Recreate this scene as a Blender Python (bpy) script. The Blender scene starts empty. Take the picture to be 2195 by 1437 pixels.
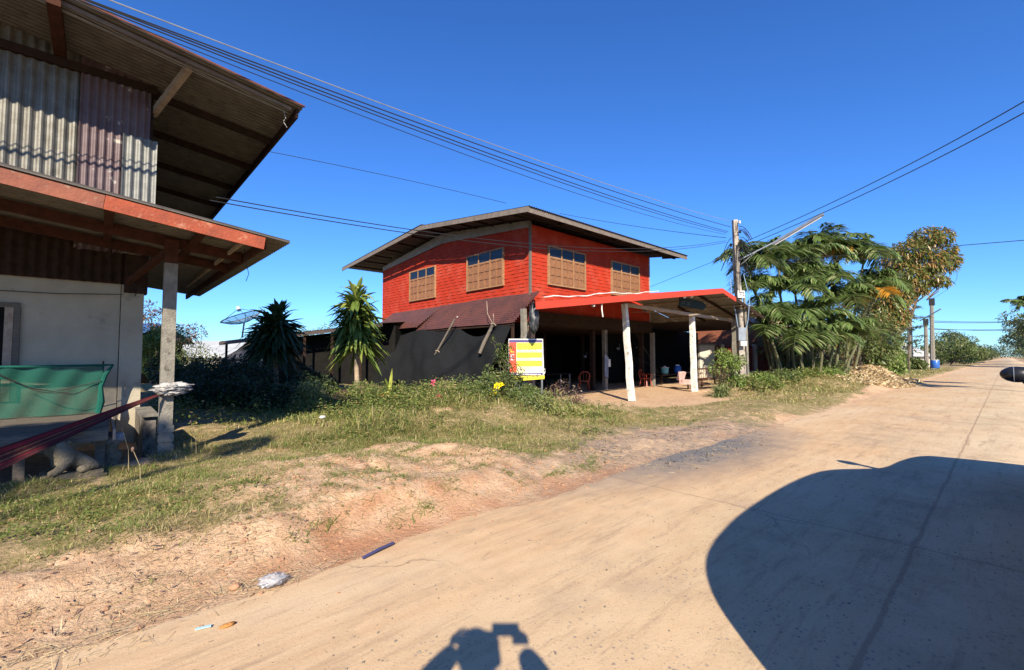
import bpy, math, random
import numpy as np
from mathutils import Vector, Matrix
R = math.radians
random.seed(7); rng = np.random.default_rng(11)
SC = bpy.context.scene; COL = SC.collection

# ---------------------------------------------------------------- camera, sky, sun, exposure
W0, H0, FPX, HZ, CH = 2195, 1437, 970., 764., 1.6
pitch = math.atan((HZ-H0/2)/FPX); yaw = math.atan(1062.5/FPX*math.cos(pitch))
FW = np.array([math.cos(yaw)*math.cos(pitch), math.sin(yaw)*math.cos(pitch), math.sin(pitch)])
RT = np.array([math.sin(yaw), -math.cos(yaw), 0.]); UPV = np.cross(RT, FW)
CAM = np.array([0, 0, CH])
cd = bpy.data.cameras.new('camera'); cam = bpy.data.objects.new('camera', cd); COL.objects.link(cam)
cd.sensor_width = 36; cd.lens = FPX/W0*36; cd.clip_start = .02; cd.clip_end = 6000
cam.location = (0, 0, CH); cam.rotation_euler = Vector(FW).to_track_quat('-Z', 'Y').to_euler(); SC.camera = cam
SUN_EL, SUN_AZ = 32., 220.   # the sun stands behind the camera, to the right
wd = bpy.data.worlds.new('World'); SC.world = wd; wd.use_nodes = True
wn = wd.node_tree.nodes; wl = wd.node_tree.links; bg = wn['Background']; bg.inputs[1].default_value = .087
sky = wn.new('ShaderNodeTexSky'); sky.sky_type = 'NISHITA'; sky.sun_disc = False
sky.sun_elevation = R(SUN_EL); sky.sun_rotation = R(SUN_AZ); sky.altitude = 600; sky.air_density = 1.0; sky.dust_density = .25; sky.ozone_density = 3.0
hs = wn.new('ShaderNodeHueSaturation'); hs.inputs['Saturation'].default_value = 1.12
tn = wn.new('ShaderNodeMix'); tn.data_type = 'RGBA'; tn.blend_type = 'MULTIPLY'; tn.inputs[0].default_value = 1; tn.inputs[7].default_value = (.50, .83, 1.30, 1)
wl.new(sky.outputs[0], hs.inputs['Color']); wl.new(hs.outputs[0], tn.inputs[6]); wl.new(tn.outputs[2], bg.inputs[0])
ld = bpy.data.lights.new('sun', 'SUN'); ld.energy = 5.0; ld.angle = R(.53); ld.color = (1, .89, .70)
sun = bpy.data.objects.new('sun', ld); COL.objects.link(sun)
sd = Vector((math.sin(R(SUN_AZ))*math.cos(R(SUN_EL)), math.cos(R(SUN_AZ))*math.cos(R(SUN_EL)), math.sin(R(SUN_EL))))
sun.rotation_euler = sd.to_track_quat('Z', 'Y').to_euler()
vs = SC.view_settings; vs.view_transform = 'Standard'; vs.look = 'None'; vs.exposure = .93; vs.gamma = 1
SC.cycles.max_bounces = 6; SC.cycles.transparent_max_bounces = 12

def ray(px, py): return FW+RT*(px-W0/2)/FPX-UPV*(py-H0/2)/FPX
def G(px, py, z=0.): d = ray(px, py); return CAM+d*(z-CH)/d[2]
def onY(px, py, Y): d = ray(px, py); return CAM+d*Y/d[1]
def onX(px, py, X): d = ray(px, py); return CAM+d*X/d[0]
def at(px, py, dep): d = ray(px, py); return CAM+d*dep/(d@FW)

# ---------------------------------------------------------------- materials
def nt(name):
    m = bpy.data.materials.new(name); m.use_nodes = True; t = m.node_tree
    return m, t.nodes, t.links, t.nodes['Principled BSDF']
def rgba(c): return (c[0], c[1], c[2], 1)
def mixc(n, l, fac, a, b, bt='MIX'):
    x = n.new('ShaderNodeMix'); x.data_type = 'RGBA'; x.blend_type = bt
    for i, v in ((0, fac), (6, a), (7, b)):
        if isinstance(v, (tuple, list)): x.inputs[i].default_value = rgba(v)
        elif isinstance(v, (int, float)): x.inputs[i].default_value = v
        else: l.new(v, x.inputs[i])
    return x.outputs[2]
def noisef(n, l, scale, detail=5, rough=.6, vec=None, lo=.35, hi=.65, stretch=None):
    tc = n.new('ShaderNodeTexCoord'); v = vec or tc.outputs['Object']
    if stretch:
        mp = n.new('ShaderNodeMapping'); mp.inputs['Scale'].default_value = stretch; l.new(v, mp.inputs[0]); v = mp.outputs[0]
    t = n.new('ShaderNodeTexNoise'); t.inputs['Scale'].default_value = scale; t.inputs['Detail'].default_value = detail; t.inputs['Roughness'].default_value = rough
    l.new(v, t.inputs['Vector'])
    mr = n.new('ShaderNodeMapRange'); mr.inputs[1].default_value = lo; mr.inputs[2].default_value = hi; l.new(t.outputs[0], mr.inputs[0])
    return mr.outputs[0]
def bump(n, l, p, h, s, d=.02):
    b = n.new('ShaderNodeBump'); b.inputs['Strength'].default_value = s; b.inputs['Distance'].default_value = d
    l.new(h, b.inputs['Height']); l.new(b.outputs[0], p.inputs['Normal'])
def mat(name, c1, c2=None, rough=.85, scale=3, bs=.3, bscale=30, metal=0, c3=None, s3=12, stretch=None, lo3=.58, hi3=.7):
    m, n, l, p = nt(name); c2 = c2 or tuple(x*.7 for x in c1)
    c = mixc(n, l, noisef(n, l, scale, stretch=stretch), c1, c2)
    if c3: c = mixc(n, l, noisef(n, l, s3, lo=lo3, hi=hi3, stretch=stretch), c, c3)
    l.new(c, p.inputs['Base Color']); p.inputs['Roughness'].default_value = rough; p.inputs['Metallic'].default_value = metal
    if rough >= .8: p.inputs['Specular IOR Level'].default_value = .12
    if bs: bump(n, l, p, noisef(n, l, bscale, lo=.2, hi=.8, stretch=stretch), bs)
    return m
def leafmat(name, c1, c2, c3=None, trans=.3, rough=.45, f3=.85):
    m, n, l, p = nt(name)
    g = n.new('ShaderNodeNewGeometry'); rp = g.outputs['Random Per Island']
    c = mixc(n, l, rp, c1, c2)
    if c3:
        mm = n.new('ShaderNodeMath'); mm.operation = 'MULTIPLY'; mm.inputs[1].default_value = 7.31; l.new(rp, mm.inputs[0])
        fr = n.new('ShaderNodeMath'); fr.operation = 'FRACT'; l.new(mm.outputs[0], fr.inputs[0])
        gt = n.new('ShaderNodeMath'); gt.operation = 'GREATER_THAN'; gt.inputs[1].default_value = f3; l.new(fr.outputs[0], gt.inputs[0])
        c = mixc(n, l, gt.outputs[0], c, c3)
    l.new(c, p.inputs['Base Color']); p.inputs['Roughness'].default_value = rough
    t = n.new('ShaderNodeBsdfTranslucent'); l.new(c, t.inputs[0]); mx = n.new('ShaderNodeMixShader'); mx.inputs[0].default_value = trans
    l.new(p.outputs[0], mx.inputs[1]); l.new(t.outputs[0], mx.inputs[2]); l.new(mx.outputs[0], n['Material Output'].inputs[0])
    return m
MT = dict(
    plaster=mat('plaster', (.42, .37, .285), (.33, .29, .225), scale=1.2, c3=(.21, .19, .155), s3=2.5),
    concrete=mat('old_concrete', (.25, .23, .195), (.17, .155, .13), scale=6, bs=.6, c3=(.10, .09, .075), s3=9),
    white_post=mat('white_post_paint', (.72, .71, .68), (.52, .50, .46), scale=6, bs=.4, c3=(.25, .24, .21), s3=7),
    window_frame_wood=mat('window_frame_wood', (.36, .20, .105), (.26, .14, .075), scale=7, bs=.3),
    galv=mat('galvanised_sheet', (.19, .18, .155), (.12, .11, .09), rough=.5, scale=5, bs=.1, metal=.25, c3=(.20, .19, .17), s3=8),
    purple_sheet=mat('rusty_purple_sheet', (.085, .05, .055), (.13, .09, .095), rough=.6, scale=4, bs=.1, c3=(.34, .31, .27), s3=5, lo3=.62, hi3=.66),
    galv_bright=mat('bright_galvanised_patch', (.21, .21, .20), (.15, .15, .14), rough=.6, scale=7, bs=.1, metal=.3),
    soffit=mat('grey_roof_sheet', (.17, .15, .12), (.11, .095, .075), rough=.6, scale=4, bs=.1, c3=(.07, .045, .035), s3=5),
    rust_edge=mat('rusty_sheet_edge', (.16, .055, .04), (.10, .05, .04), scale=8),
    dark_wood=mat('dark_wood', (.045, .025, .018), (.025, .016, .012), scale=8, bs=.4),
    red_wood=mat('red_brown_wood', (.085, .032, .02), (.05, .022, .015), scale=9, bs=.4),
    salmon=mat('faded_red_board', (.36, .085, .045), (.24, .065, .04), scale=4, bs=.4, c3=(.40, .20, .13), s3=7),
    brownboard=mat('weathered_brown_board', (.27, .10, .065), (.19, .075, .055), scale=5, bs=.3, c3=(.30, .20, .15), s3=9),
    grey_wood=mat('grey_wood', (.19, .16, .13), (.11, .095, .08), scale=7, bs=.5, stretch=(1, 6, 6)),
    pale_wood=mat('pale_wood', (.42, .33, .25), (.27, .20, .15), scale=8, bs=.5),
    fascia_grey=mat('grey_fascia_board', (.20, .165, .14), (.14, .115, .10), scale=6, bs=.3),
    gable_white=mat('pale_gable_board', (.33, .295, .26), (.25, .22, .19), scale=3),
    shutter=mat('orange_wood_shutter', (.30, .135, .058), (.18, .08, .038), rough=.6, scale=7, bs=.3, stretch=(3, 3, .6), c3=(.22, .11, .05), s3=9),
    roof_dark=mat('dark_roof_sheet', (.075, .05, .045), (.05, .035, .03), rough=.6, scale=3, bs=.1),
    awning=mat('brown_red_roof_sheet', (.15, .055, .043), (.10, .043, .037), rough=.55, scale=2, bs=.1, c3=(.055, .03, .027), s3=6),
    red_fascia=mat('red_painted_board', (.50, .045, .018), (.42, .04, .018), rough=.7, scale=3, bs=.1),
    shed_black=mat('shade_and_char_black', (.011, .010, .009), (.007, .0065, .006), scale=4),  # near black puts deep shade into wall and opening colour; char on twigs
    white=mat('dirty_white', (.7, .69, .66), (.5, .48, .45), scale=5, bs=.2),
    black_plastic=mat('black_plastic', (.014, .014, .016), (.01, .01, .01), rough=.35, scale=4, bs=0),
    cable=mat('black_cable', (.016, .016, .018), (.012, .012, .012), rough=.6, scale=4, bs=0),
    pale_cable=mat('pale_cable', (.30, .29, .27), (.2, .2, .19), rough=.6, scale=4, bs=0),
    bark=mat('grey_bark', (.16, .125, .095), (.09, .07, .055), scale=12, bs=.8),
    pale_bark=mat('pale_dracaena_trunk', (.42, .33, .24), (.28, .21, .15), scale=14, bs=.7),
    stone=mat('weathered_stone', (.22, .18, .125), (.12, .10, .07), scale=9, bs=.8, c3=(.10, .10, .07), s3=11),
    orange_plastic=mat('orange_plastic', (.38, .05, .018), (.32, .045, .018), rough=.4, bs=0),
    mint=mat('mint_plastic', (.28, .62, .52), (.22, .52, .44), rough=.35, bs=0),
    blue_plastic=mat('blue_plastic', (.03, .13, .45), (.03, .10, .36), rough=.35, bs=0),
    steel=mat('grey_steel', (.36, .38, .41), (.24, .26, .28), rough=.4, metal=.5, bs=.1),
    glass_dark=mat('dark_window_glass', (.006, .009, .02), (.005, .007, .015), rough=.3, bs=0),
    skin=mat('skin', (.45, .26, .17), (.4, .22, .14), rough=.6, bs=0),
    shirt=mat('dark_shirt', (.04, .05, .08), (.03, .035, .06), bs=.2),
    trousers=mat('khaki_trousers', (.18, .15, .10), (.14, .12, .08), bs=.2),
    carpaint=mat('white_car_paint', (.75, .75, .76), (.72, .72, .73), rough=.25, bs=0),
    tyre=mat('tyre_rubber', (.02, .02, .02), (.025, .022, .02), rough=.8, bs=.2),
    tile_pink=mat('pink_roof_tiles', (.55, .30, .24), (.42, .23, .19), scale=2, c3=(.30, .17, .14), s3=5),
    wall_brick=mat('brick_red_wall', (.25, .09, .05), (.2, .075, .045), scale=3),
    fence_red=mat('red_fence_paint', (.22, .045, .03), (.16, .035, .025), scale=6),
    wallwhite=mat('cream_wall', (.55, .50, .42), (.45, .40, .33), scale=2),
    far_roof=mat('pale_grey_roof', (.42, .44, .46), (.32, .33, .34), scale=1.5),
    blue_sheet=mat('blue_roof_sheet', (.05, .12, .30), (.04, .09, .22), rough=.5, scale=3, bs=0),
    cloth_grey=mat('grey_cloth', (.42, .41, .40), (.30, .28, .27), scale=6, bs=.5, bscale=15),
    towel=mat('blue_grey_towel', (.30, .33, .38), (.16, .18, .24), scale=14, bs=.4),
    yellow=mat('sign_yellow', (.80, .66, .02), (.76, .62, .02), rough=.5, scale=4, bs=0),
    signwhite=mat('sign_white', (.80, .79, .74), (.76, .75, .70), rough=.5, bs=0),
    signred=mat('sign_red', (.70, .06, .02), (.62, .055, .02), rough=.5, bs=0),
    signpurple=mat('sign_purple', (.055, .035, .16), (.05, .03, .13), rough=.5, bs=0),
    ink=mat('sign_ink', (.05, .04, .06), (.04, .035, .05), rough=.6, bs=0),
    teal_board=mat('dark_teal_board', (.028, .045, .052), (.02, .034, .04), scale=9),
    pink=mat('pink_flower', (.72, .06, .14), (.6, .05, .11), bs=0),
    yflower=mat('yellow_flower', (.80, .68, .02), (.8, .6, .02), bs=0),
    red_stone=mat('soil_clod', (.42, .25, .15), (.32, .18, .11), scale=12, bs=.6),
    cyan_pipe=mat('pale_blue_pipe', (.35, .55, .62), (.3, .5, .56), rough=.5, bs=0),
    blue_pen=mat('dark_blue_pipe', (.05, .05, .16), (.05, .05, .12), rough=.4, bs=0),
)
LF = dict(
    grass=leafmat('grass_blades', (.21, .22, .055), (.42, .35, .14), (.58, .48, .24), trans=.42, rough=.7, f3=.66),
    grass_green=leafmat('green_grass_blades', (.13, .21, .035), (.24, .30, .065), (.45, .38, .17), trans=.45, rough=.6, f3=.85),
    tallweed=leafmat('tall_weed_leaves', (.17, .21, .05), (.30, .32, .09), (.46, .37, .18), trans=.4, rough=.6, f3=.75),
    weed=leafmat('weed_leaves', (.11, .17, .035), (.22, .27, .065), (.40, .32, .13), trans=.42, rough=.6, f3=.8),
    straw=leafmat('straw', (.50, .40, .22), (.34, .25, .13), (.6, .5, .3), trans=.1, rough=.8),
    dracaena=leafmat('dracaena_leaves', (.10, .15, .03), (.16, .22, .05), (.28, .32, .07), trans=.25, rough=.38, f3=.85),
    dracshade=leafmat('shaded_dracaena_leaves', (.03, .055, .02), (.05, .085, .028), trans=.15, rough=.4),  # shaded copy of dracaena, shade put into the leaf colour
    croton=leafmat('lime_broad_leaves', (.33, .42, .06), (.50, .50, .12), (.5, .2, .05), trans=.3),
    palm=leafmat('palm_leaflets', (.095, .155, .045), (.17, .24, .07), (.34, .37, .17), trans=.3, rough=.4),
    palmyellow=leafmat('yellow_dying_leaflets', (.65, .33, .03), (.5, .25, .04), trans=.3),
    mango=leafmat('mango_leaves', (.075, .12, .03), (.17, .18, .04), (.34, .20, .07), trans=.3, rough=.4, f3=.7),
    bush=leafmat('bush_leaves', (.07, .11, .03), (.14, .18, .05), (.22, .22, .08), trans=.3, rough=.5),
    bushlight=leafmat('light_bush_leaves', (.13, .20, .04), (.22, .29, .07), trans=.3, rough=.5),
    hedge=leafmat('shaded_hedge_leaves', (.022, .04, .014), (.04, .065, .02), (.07, .08, .03), trans=.15, rough=.6, f3=.9),  # leaf colour darkened for the shade these bushes stand in
    darkred=leafmat('dark_red_leaves', (.09, .045, .04), (.15, .09, .06), (.3, .24, .18), trans=.15, f3=.85),
    far=leafmat('far_tree_leaves', (.05, .08, .03), (.095, .125, .045), (.16, .17, .07), trans=.2, rough=.6),
    dry=leafmat('dry_leaves', (.50, .37, .20), (.34, .22, .11), (.62, .52, .34), trans=.1, rough=.8, f3=.7),
    litter=leafmat('dead_brown_leaves', (.12, .065, .05), (.22, .14, .10), (.3, .2, .13), trans=.05, rough=.8),
)

def siding_mat():
    m, n, l, p = nt('red_painted_siding')
    c = mixc(n, l, noisef(n, l, 1.4), (.41, .036, .014), (.35, .031, .013))
    c = mixc(n, l, noisef(n, l, 9, lo=.62, hi=.8, stretch=(1, 1, 4)), c, (.40, .06, .035))
    c = mixc(n, l, noisef(n, l, 3, 8, .75, lo=.52, hi=.78, stretch=(1.6, 1.6, .25)), c, (.27, .035, .022))
    c = mixc(n, l, noisef(n, l, 1.1, 6, .7, lo=.5, hi=.8), c, (.44, .09, .055))
    l.new(c, p.inputs['Base Color']); p.inputs['Roughness'].default_value = .7; p.inputs['Specular IOR Level'].default_value = .15
    bump(n, l, p, noisef(n, l, 25, stretch=(1, 1, 5)), .12)
    return m
MT['siding'] = siding_mat()

def ground_mat():
    m, n, l, p = nt('ground_soil')
    at_ = n.new('ShaderNodeAttribute'); at_.attribute_name = 'mask'; sp = n.new('ShaderNodeSeparateColor'); l.new(at_.outputs[0], sp.inputs[0])
    sand = mixc(n, l, noisef(n, l, .9, 8), (.58, .395, .245), (.46, .28, .165))
    sand = mixc(n, l, noisef(n, l, 6, 8, lo=.45, hi=.7), sand, (.64, .46, .30))
    sand = mixc(n, l, noisef(n, l, 45, 4, lo=.57, hi=.70), sand, (.25, .155, .10))
    soil = mixc(n, l, noisef(n, l, 7, 8), (.33, .25, .13), (.19, .155, .07))
    soil = mixc(n, l, noisef(n, l, 40, 4, lo=.5, hi=.66), soil, (.36, .28, .15))
    # grass mask edges broken up by noise
    nf = noisef(n, l, 3.5, 8, .7, lo=.3, hi=.7); ad = n.new('ShaderNodeMath'); ad.operation = 'ADD'; l.new(sp.outputs[0], ad.inputs[0]); l.new(nf, ad.inputs[1])
    mr = n.new('ShaderNodeMapRange'); mr.inputs[1].default_value = .8; mr.inputs[2].default_value = 1.25; l.new(ad.outputs[0], mr.inputs[0])
    c = mixc(n, l, mr.outputs[0], sand, soil)
    nf2 = noisef(n, l, 8, 8, .7, lo=.3, hi=.7); a2 = n.new('ShaderNodeMath'); a2.operation = 'MULTIPLY'; l.new(sp.outputs[1], a2.inputs[0]); l.new(nf2, a2.inputs[1])
    c = mixc(n, l, a2.outputs[0], c, (.13, .125, .125))
    c = mixc(n, l, sp.outputs[2], c, (.40, .17, .085))
    l.new(c, p.inputs['Base Color']); p.inputs['Roughness'].default_value = .95; p.inputs['Specular IOR Level'].default_value = .15
    h = noisef(n, l, 22, 8, .7, lo=.2, hi=.8); bump(n, l, p, h, .8, .03)
    return m
def road_mat():
    m, n, l, p = nt('dusty_concrete')
    tc = n.new('ShaderNodeTexCoord'); sx = n.new('ShaderNodeSeparateXYZ'); l.new(tc.outputs['Object'], sx.inputs[0])
    con = mixc(n, l, noisef(n, l, 1.1, 8), (.58, .45, .29), (.46, .35, .22))
    con = mixc(n, l, noisef(n, l, 2.2, 8, .7, lo=.60, hi=.78), con, (.33, .25, .165))
    # sand thrown over the slab, thickest near the verge (y about 3.7) and in long streaks
    st = noisef(n, l, .55, 8, .65, lo=.25, hi=.75, stretch=(.45, 1.6, 1))
    my = n.new('ShaderNodeMapRange'); my.inputs[1].default_value = .4; my.inputs[2].default_value = 3.6; my.inputs[3].default_value = -.05; my.inputs[4].default_value = .95; l.new(sx.outputs[1], my.inputs[0])
    ad = n.new('ShaderNodeMath'); ad.operation = 'ADD'; l.new(st, ad.inputs[0]); l.new(my.outputs[0], ad.inputs[1])
    mr = n.new('ShaderNodeMapRange'); mr.inputs[1].default_value = .35; mr.inputs[2].default_value = 1.15; l.new(ad.outputs[0], mr.inputs[0])
    sand = mixc(n, l, noisef(n, l, 5, 8, stretch=(.5, 1.5, 1)), (.62, .42, .24), (.52, .335, .185))
    c = mixc(n, l, mr.outputs[0], con, sand)
    # worn tracks and stains
    c = mixc(n, l, noisef(n, l, .8, 9, .75, lo=.52, hi=.68), c, (.38, .265, .17))
    c = mixc(n, l, noisef(n, l, .35, 8, .7, lo=.45, hi=.72, stretch=(.4, 1.3, 1)), c, (.63, .485, .315))
    c = mixc(n, l, noisef(n, l, 3.2, 9, .8, lo=.52, hi=.68, stretch=(.22, 1.8, 1)), c, (.37, .255, .16))
    c = mixc(n, l, noisef(n, l, 90, 3, .6, lo=.62, hi=.70), c, (.24, .175, .12))
    # exposed dark aggregate, in patches
    v = n.new('ShaderNodeTexVoronoi'); v.inputs['Scale'].default_value = 26; v.inputs['Randomness'].default_value = 1; l.new(tc.outputs['Object'], v.inputs['Vector'])
    lt = n.new('ShaderNodeMapRange'); lt.inputs[1].default_value = .22; lt.inputs[2].default_value = .28; lt.inputs[3].default_value = 1; lt.inputs[4].default_value = 0; l.new(v.outputs['Distance'], lt.inputs[0])
    pk = n.new('ShaderNodeSeparateColor'); l.new(v.outputs['Color'], pk.inputs[0]); g1 = n.new('ShaderNodeMath'); g1.operation = 'GREATER_THAN'; g1.inputs[1].default_value = .40; l.new(pk.outputs[0], g1.inputs[0])
    pa = noisef(n, l, 1.1, 5, .7, lo=.42, hi=.60)
    m1 = n.new('ShaderNodeMath'); m1.operation = 'MULTIPLY'; l.new(lt.outputs[0], m1.inputs[0]); l.new(g1.outputs[0], m1.inputs[1])
    m2 = n.new('ShaderNodeMath'); m2.operation = 'MULTIPLY'; l.new(m1.outputs[0], m2.inputs[0]); l.new(pa, m2.inputs[1])
    inv = n.new('ShaderNodeMapRange'); inv.inputs[1].default_value = .45; inv.inputs[2].default_value = 1; inv.inputs[3].default_value = 1; inv.inputs[4].default_value = 0; l.new(mr.outputs[0], inv.inputs[0])
    m3 = n.new('ShaderNodeMath'); m3.operation = 'MULTIPLY'; l.new(m2.outputs[0], m3.inputs[0]); l.new(inv.outputs[0], m3.inputs[1])
    c = mixc(n, l, m3.outputs[0], c, (.22, .185, .17))
    c = mixc(n, l, noisef(n, l, 38, 3, lo=.66, hi=.72), c, (.22, .15, .10))
    v2 = n.new('ShaderNodeTexVoronoi'); v2.inputs['Scale'].default_value = 8.5; dn = n.new('ShaderNodeTexNoise'); dn.inputs['Scale'].default_value = 14; l.new(tc.outputs['Object'], dn.inputs['Vector']); dv = n.new('ShaderNodeVectorMath'); dv.operation = 'MULTIPLY_ADD'; dv.inputs[1].default_value = (.12, .12, 0); l.new(dn.outputs['Color'], dv.inputs[0]); l.new(tc.outputs['Object'], dv.inputs[2]); l.new(dv.outputs[0], v2.inputs['Vector']); l2 = n.new('ShaderNodeMapRange'); l2.inputs[1].default_value = .055; l2.inputs[2].default_value = .10; l2.inputs[3].default_value = 1; l2.inputs[4].default_value = 0; l.new(v2.outputs['Distance'], l2.inputs[0])
    p2_ = n.new('ShaderNodeSeparateColor'); l.new(v2.outputs['Color'], p2_.inputs[0]); g2 = n.new('ShaderNodeMath'); g2.operation = 'GREATER_THAN'; g2.inputs[1].default_value = .74; l.new(p2_.outputs[1], g2.inputs[0]); m4 = n.new('ShaderNodeMath'); m4.operation = 'MULTIPLY'; l.new(l2.outputs[0], m4.inputs[0]); l.new(g2.outputs[0], m4.inputs[1]); c = mixc(n, l, m4.outputs[0], c, (.20, .155, .13))
    pt_ = noisef(n, l, 1.9, 9, .8, lo=.665, hi=.70); c = mixc(n, l, pt_, c, (.17, .125, .095))
    vc = n.new('ShaderNodeTexVoronoi'); vc.feature = 'DISTANCE_TO_EDGE'; vc.inputs['Scale'].default_value = .45; wn_ = n.new('ShaderNodeTexNoise'); wn_.inputs['Scale'].default_value = 2.2; wn_.inputs['Detail'].default_value = 6; l.new(tc.outputs['Object'], wn_.inputs['Vector'])
    va = n.new('ShaderNodeVectorMath'); va.operation = 'MULTIPLY_ADD'; va.inputs[1].default_value = (.5, .5, 0); l.new(wn_.outputs['Color'], va.inputs[0]); l.new(tc.outputs['Object'], va.inputs[2]); l.new(va.outputs[0], vc.inputs['Vector'])
    cr = n.new('ShaderNodeMapRange'); cr.inputs[1].default_value = .002; cr.inputs[2].default_value = .007; cr.inputs[3].default_value = 1; cr.inputs[4].default_value = 0; l.new(vc.outputs['Distance'], cr.inputs[0])
    cm = n.new('ShaderNodeMath'); cm.operation = 'MULTIPLY'; l.new(cr.outputs[0], cm.inputs[0]); l.new(noisef(n, l, .7, 4, lo=.5, hi=.6), cm.inputs[1]); cm2 = n.new('ShaderNodeMath'); cm2.operation = 'MULTIPLY'; cm2.inputs[1].default_value = .6; l.new(cm.outputs[0], cm2.inputs[0]); c = mixc(n, l, cm2.outputs[0], c, (.22, .15, .10))
    # joints between the slabs
    wob = noisef(n, l, 1.5, 6, .7, lo=0, hi=1)
    def joint(coord, pos, per, w, s=.10):
        a = n.new('ShaderNodeMath'); a.operation = 'MULTIPLY_ADD'; a.inputs[1].default_value = s; l.new(wob, a.inputs[0]); l.new(coord, a.inputs[2])
        b = n.new('ShaderNodeMath'); b.operation = 'SUBTRACT'; b.inputs[1].default_value = pos+s/2; l.new(a.outputs[0], b.inputs[0]); o = b.outputs[0]
        if per:
            q = n.new('ShaderNodeMath'); q.operation = 'PINGPONG'; q.inputs[1].default_value = per/2; l.new(o, q.inputs[0]); o = q.outputs[0]
        e = n.new('ShaderNodeMath'); e.operation = 'ABSOLUTE'; l.new(o, e.inputs[0])
        r_ = n.new('ShaderNodeMapRange'); r_.inputs[1].default_value = w*.5; r_.inputs[2].default_value = w; r_.inputs[3].default_value = 1; r_.inputs[4].default_value = 0; l.new(e.outputs[0], r_.inputs[0])
        return r_.outputs[0]
    jl = joint(sx.outputs[1], .585, 0, .021); jt = joint(sx.outputs[0], 5.1, 5.2, .016)
    mx = n.new('ShaderNodeMath'); mx.operation = 'MAXIMUM'; l.new(jl, mx.inputs[0]); l.new(jt, mx.inputs[1])
    jf = n.new('ShaderNodeMath'); jf.operation = 'MULTIPLY'; l.new(mx.outputs[0], jf.inputs[0]); jf.inputs[1].default_value = .42
    c = mixc(n, l, jf.outputs[0], c, (.19, .115, .075))
    gm_ = n.new('ShaderNodeMapping'); gm_.vector_type = 'TEXTURE'; gm_.inputs['Location'].default_value = (7.8, 3.75, 0); gm_.inputs['Scale'].default_value = (4.2, 1.5, 3); l.new(tc.outputs['Object'], gm_.inputs[0])
    gs_ = n.new('ShaderNodeTexGradient'); gs_.gradient_type = 'SPHERICAL'; l.new(gm_.outputs[0], gs_.inputs[0]); am_ = n.new('ShaderNodeMath'); am_.operation = 'MULTIPLY'; l.new(gs_.outputs[1], am_.inputs[0]); l.new(noisef(n, l, 3, 8, .75, lo=.05, hi=.6), am_.inputs[1])
    a3_ = n.new('ShaderNodeMath'); a3_.operation = 'MULTIPLY'; a3_.use_clamp = True; a3_.inputs[1].default_value = 1.7; l.new(am_.outputs[0], a3_.inputs[0]); c = mixc(n, l, a3_.outputs[0], c, (.17, .16, .155))
    l.new(c, p.inputs['Base Color']); p.inputs['Roughness'].default_value = .9; p.inputs['Specular IOR Level'].default_value = .2
    h = noisef(n, l, 40, 8, .7, lo=.2, hi=.8); sb = n.new('ShaderNodeMath'); sb.operation = 'SUBTRACT'; l.new(h, sb.inputs[0]); l.new(mx.outputs[0], sb.inputs[1])
    bump(n, l, p, sb.outputs[0], .22, .012)
    return m

# ---------------------------------------------------------------- mesh tools
def npmesh(name, V, F):
    V = np.asarray(V, np.float32); F = np.asarray(F, np.int32); k = F.shape[1]
    me = bpy.data.meshes.new(name); me.vertices.add(len(V)); me.vertices.foreach_set('co', V.ravel())
    me.loops.add(F.size); me.loops.foreach_set('vertex_index', F.ravel())
    me.polygons.add(len(F)); me.polygons.foreach_set('loop_start', np.arange(0, F.size, k, dtype=np.int32))
    me.update(calc_edges=True); me.validate(); return me
ORG = {}
def tag(o, label=None, cat=None, group=None, kind=None):
    if label: o['label'] = label
    if cat: o['category'] = cat
    if group: o['group'] = group
    if kind: o['kind'] = kind
    return o
def thing(name, label, cat, loc, group=None):
    o = bpy.data.objects.new(name, None); o.empty_display_size = .2; COL.objects.link(o); o.location = loc
    ORG[o.name] = np.array(loc, float); return tag(o, label, cat, group)
def link(name, me, m, parent=None, smooth=False):
    o = bpy.data.objects.new(name, me); COL.objects.link(o)
    for x in (m if isinstance(m, list) else [m]): me.materials.append(MT.get(x) or LF.get(x) if isinstance(x, str) else x)
    if parent is not None:
        org = ORG[parent.name]; me.transform(Matrix.Translation(Vector(-org))); o.parent = parent; ORG[o.name] = org
    if smooth: me.shade_smooth()
    return o
def leafobj(name, VF, m, parent=None):
    V = np.concatenate([v for v, f in VF]); off = 0; Fs = []
    for v, f in VF: Fs.append(f+off); off += len(v)
    return link(name, npmesh(name, V, np.concatenate(Fs)), m, parent)
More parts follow.
